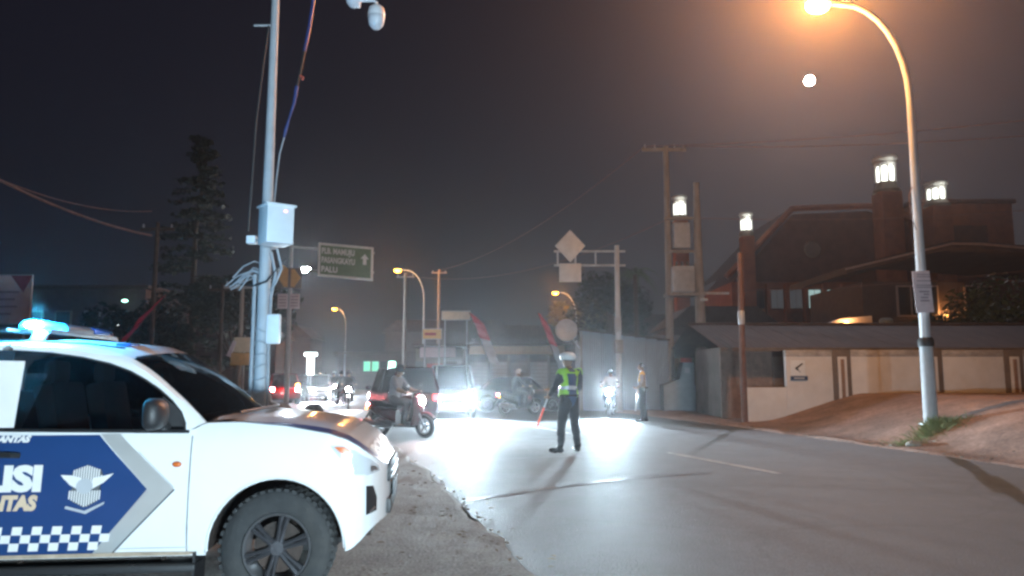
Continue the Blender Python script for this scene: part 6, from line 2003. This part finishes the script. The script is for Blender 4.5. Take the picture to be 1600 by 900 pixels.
# officers
PJ = dict(STAND, hipL=(0, .10, .90), kneeL=(.03, .16, .50), ankleL=(0, .21, .09), toeL=(.14, .28, .045), kneeR=(.0, -.14, .50), ankleR=(-.02, -.19, .09), toeR=(.12, -.26, .045),
          elbowL=(.02, .31, 1.17), wristL=(.22, .27, 1.03), palmL=(.28, .26, 0.99), elbowR=(.03, -.31, 1.18), wristR=(.19, -.22, 1.02), palmR=(.25, -.18, 1.02))
PO = (1.07, 14.16, 0.035)
pz = R(128)
person('traffic officer in a white cap and lime vest standing in mid road', PO, pz, PJ, cloth_dark, cloth_dark, head_turn=R(10), head_gear='cap', vest=(vest_neon, cloth_navy), grip='LR', height=1.045)
def held(name, label, cat, J, key, loc, rz, h, d, mats):
    p = Matrix.Rotation(rz, 3, 'Z') @ (Vector(J[key]) * h) + Vector(loc)
    t = thing(name, label, cat, p)
    for nm, mt, a, b, r in mats:
        MB().tube([Vector(d) * a, Vector(d) * b], r, 10).build(nm, mt, t)
    return t
held('signal_baton', 'glowing red signal baton hanging from the officer in the lime vest', 'baton', PJ, 'palmL', PO, pz, 1.045, Vector((-0.38, 0.05, -1)).normalized(),
     [('handle', helmet_white, -0.05, 0.20, 0.017), ('light_tube', baton_red, 0.20, 0.56, 0.021), ('tip', red_lens, 0.56, 0.59, 0.018)])
P2 = (4.10, 23.6, 0.03)
OJ = dict(STAND, kneeL=(.03, .11, .50), ankleL=(.02, .12, .09), toeL=(.17, .14, .045), ankleR=(-.10, -.12, .09), toeR=(.05, -.14, .045), kneeR=(-.03, -.11, .50),
          elbowL=(.02, .29, 1.16), wristL=(.17, .20, 1.02), palmL=(.22, .16, 1.02), elbowR=(-.03, -.29, 1.15), wristR=(.12, -.25, .94), palmR=(.16, -.25, .87))
person('officer in tan shirt and orange vest standing beyond the road edge', P2, R(172), OJ, cloth_tan, cloth_dark, head_gear='helmet_black' if False else None, vest=(vest_orange, None), front_only=True, grip='LR', height=1.05)
held('white_baton', 'white baton held down by the officer in the orange vest', 'baton', OJ, 'palmR', P2, R(172), 1.03, Vector((-0.12, 0, -1)).normalized(),
     [('handle', shoe_black, -0.06, 0.10, 0.018), ('stick', helmet_white, 0.10, 0.55, 0.020)])

# the car waiting behind the photographer, whose headlamps light the pickup and the road
car('car', 'grey car waiting out of view behind the camera with its headlamps on', (3.1, -4.9, 0.02), R(108), 4.1, 1.70, 1.55, car_grey, belt=0.92, hood=0.95, hood_z=0.88, glass_f=(0.75, 1.3), glass_r=(0.1, 0.4),
    front_lit=1500, beam=(1, 0.10, -0.02), beam_angle=130, lamp_mat=head_lit)

# ------------------------------------------------------------------ moon
mp_ = at(1265, 126, 400)
mo = MB().ell((0, 0, 0), (2.5, 2.5, 2.5), 24, 14).build('moon', moon_m, loc=mp_)
tag(mo, 'small bright white moon below the glaring street lamp', 'moon')

hz = MB().box((0, 50, 15), (424, 304, 34))  # air volume added to give the lamps a glow
hm = bpy.data.materials.new('glow_haze')
hm.use_nodes = True
hm.node_tree.nodes.clear()
ho = hm.node_tree.nodes.new('ShaderNodeOutputMaterial')
hv = hm.node_tree.nodes.new('ShaderNodeVolumePrincipled')
hv.inputs['Color'].default_value = (0.92, 0.92, 0.95, 1)
hv.inputs['Density'].default_value = HAZE_DENSITY
hv.inputs['Anisotropy'].default_value = HAZE_ANISO
hm.node_tree.links.new(hv.outputs[0], ho.inputs['Volume'])
haze = hz.build('haze', hm, smooth=0)
tag(haze, 'thin haze added over the whole street so that the lamps glow', 'haze', kind='stuff')
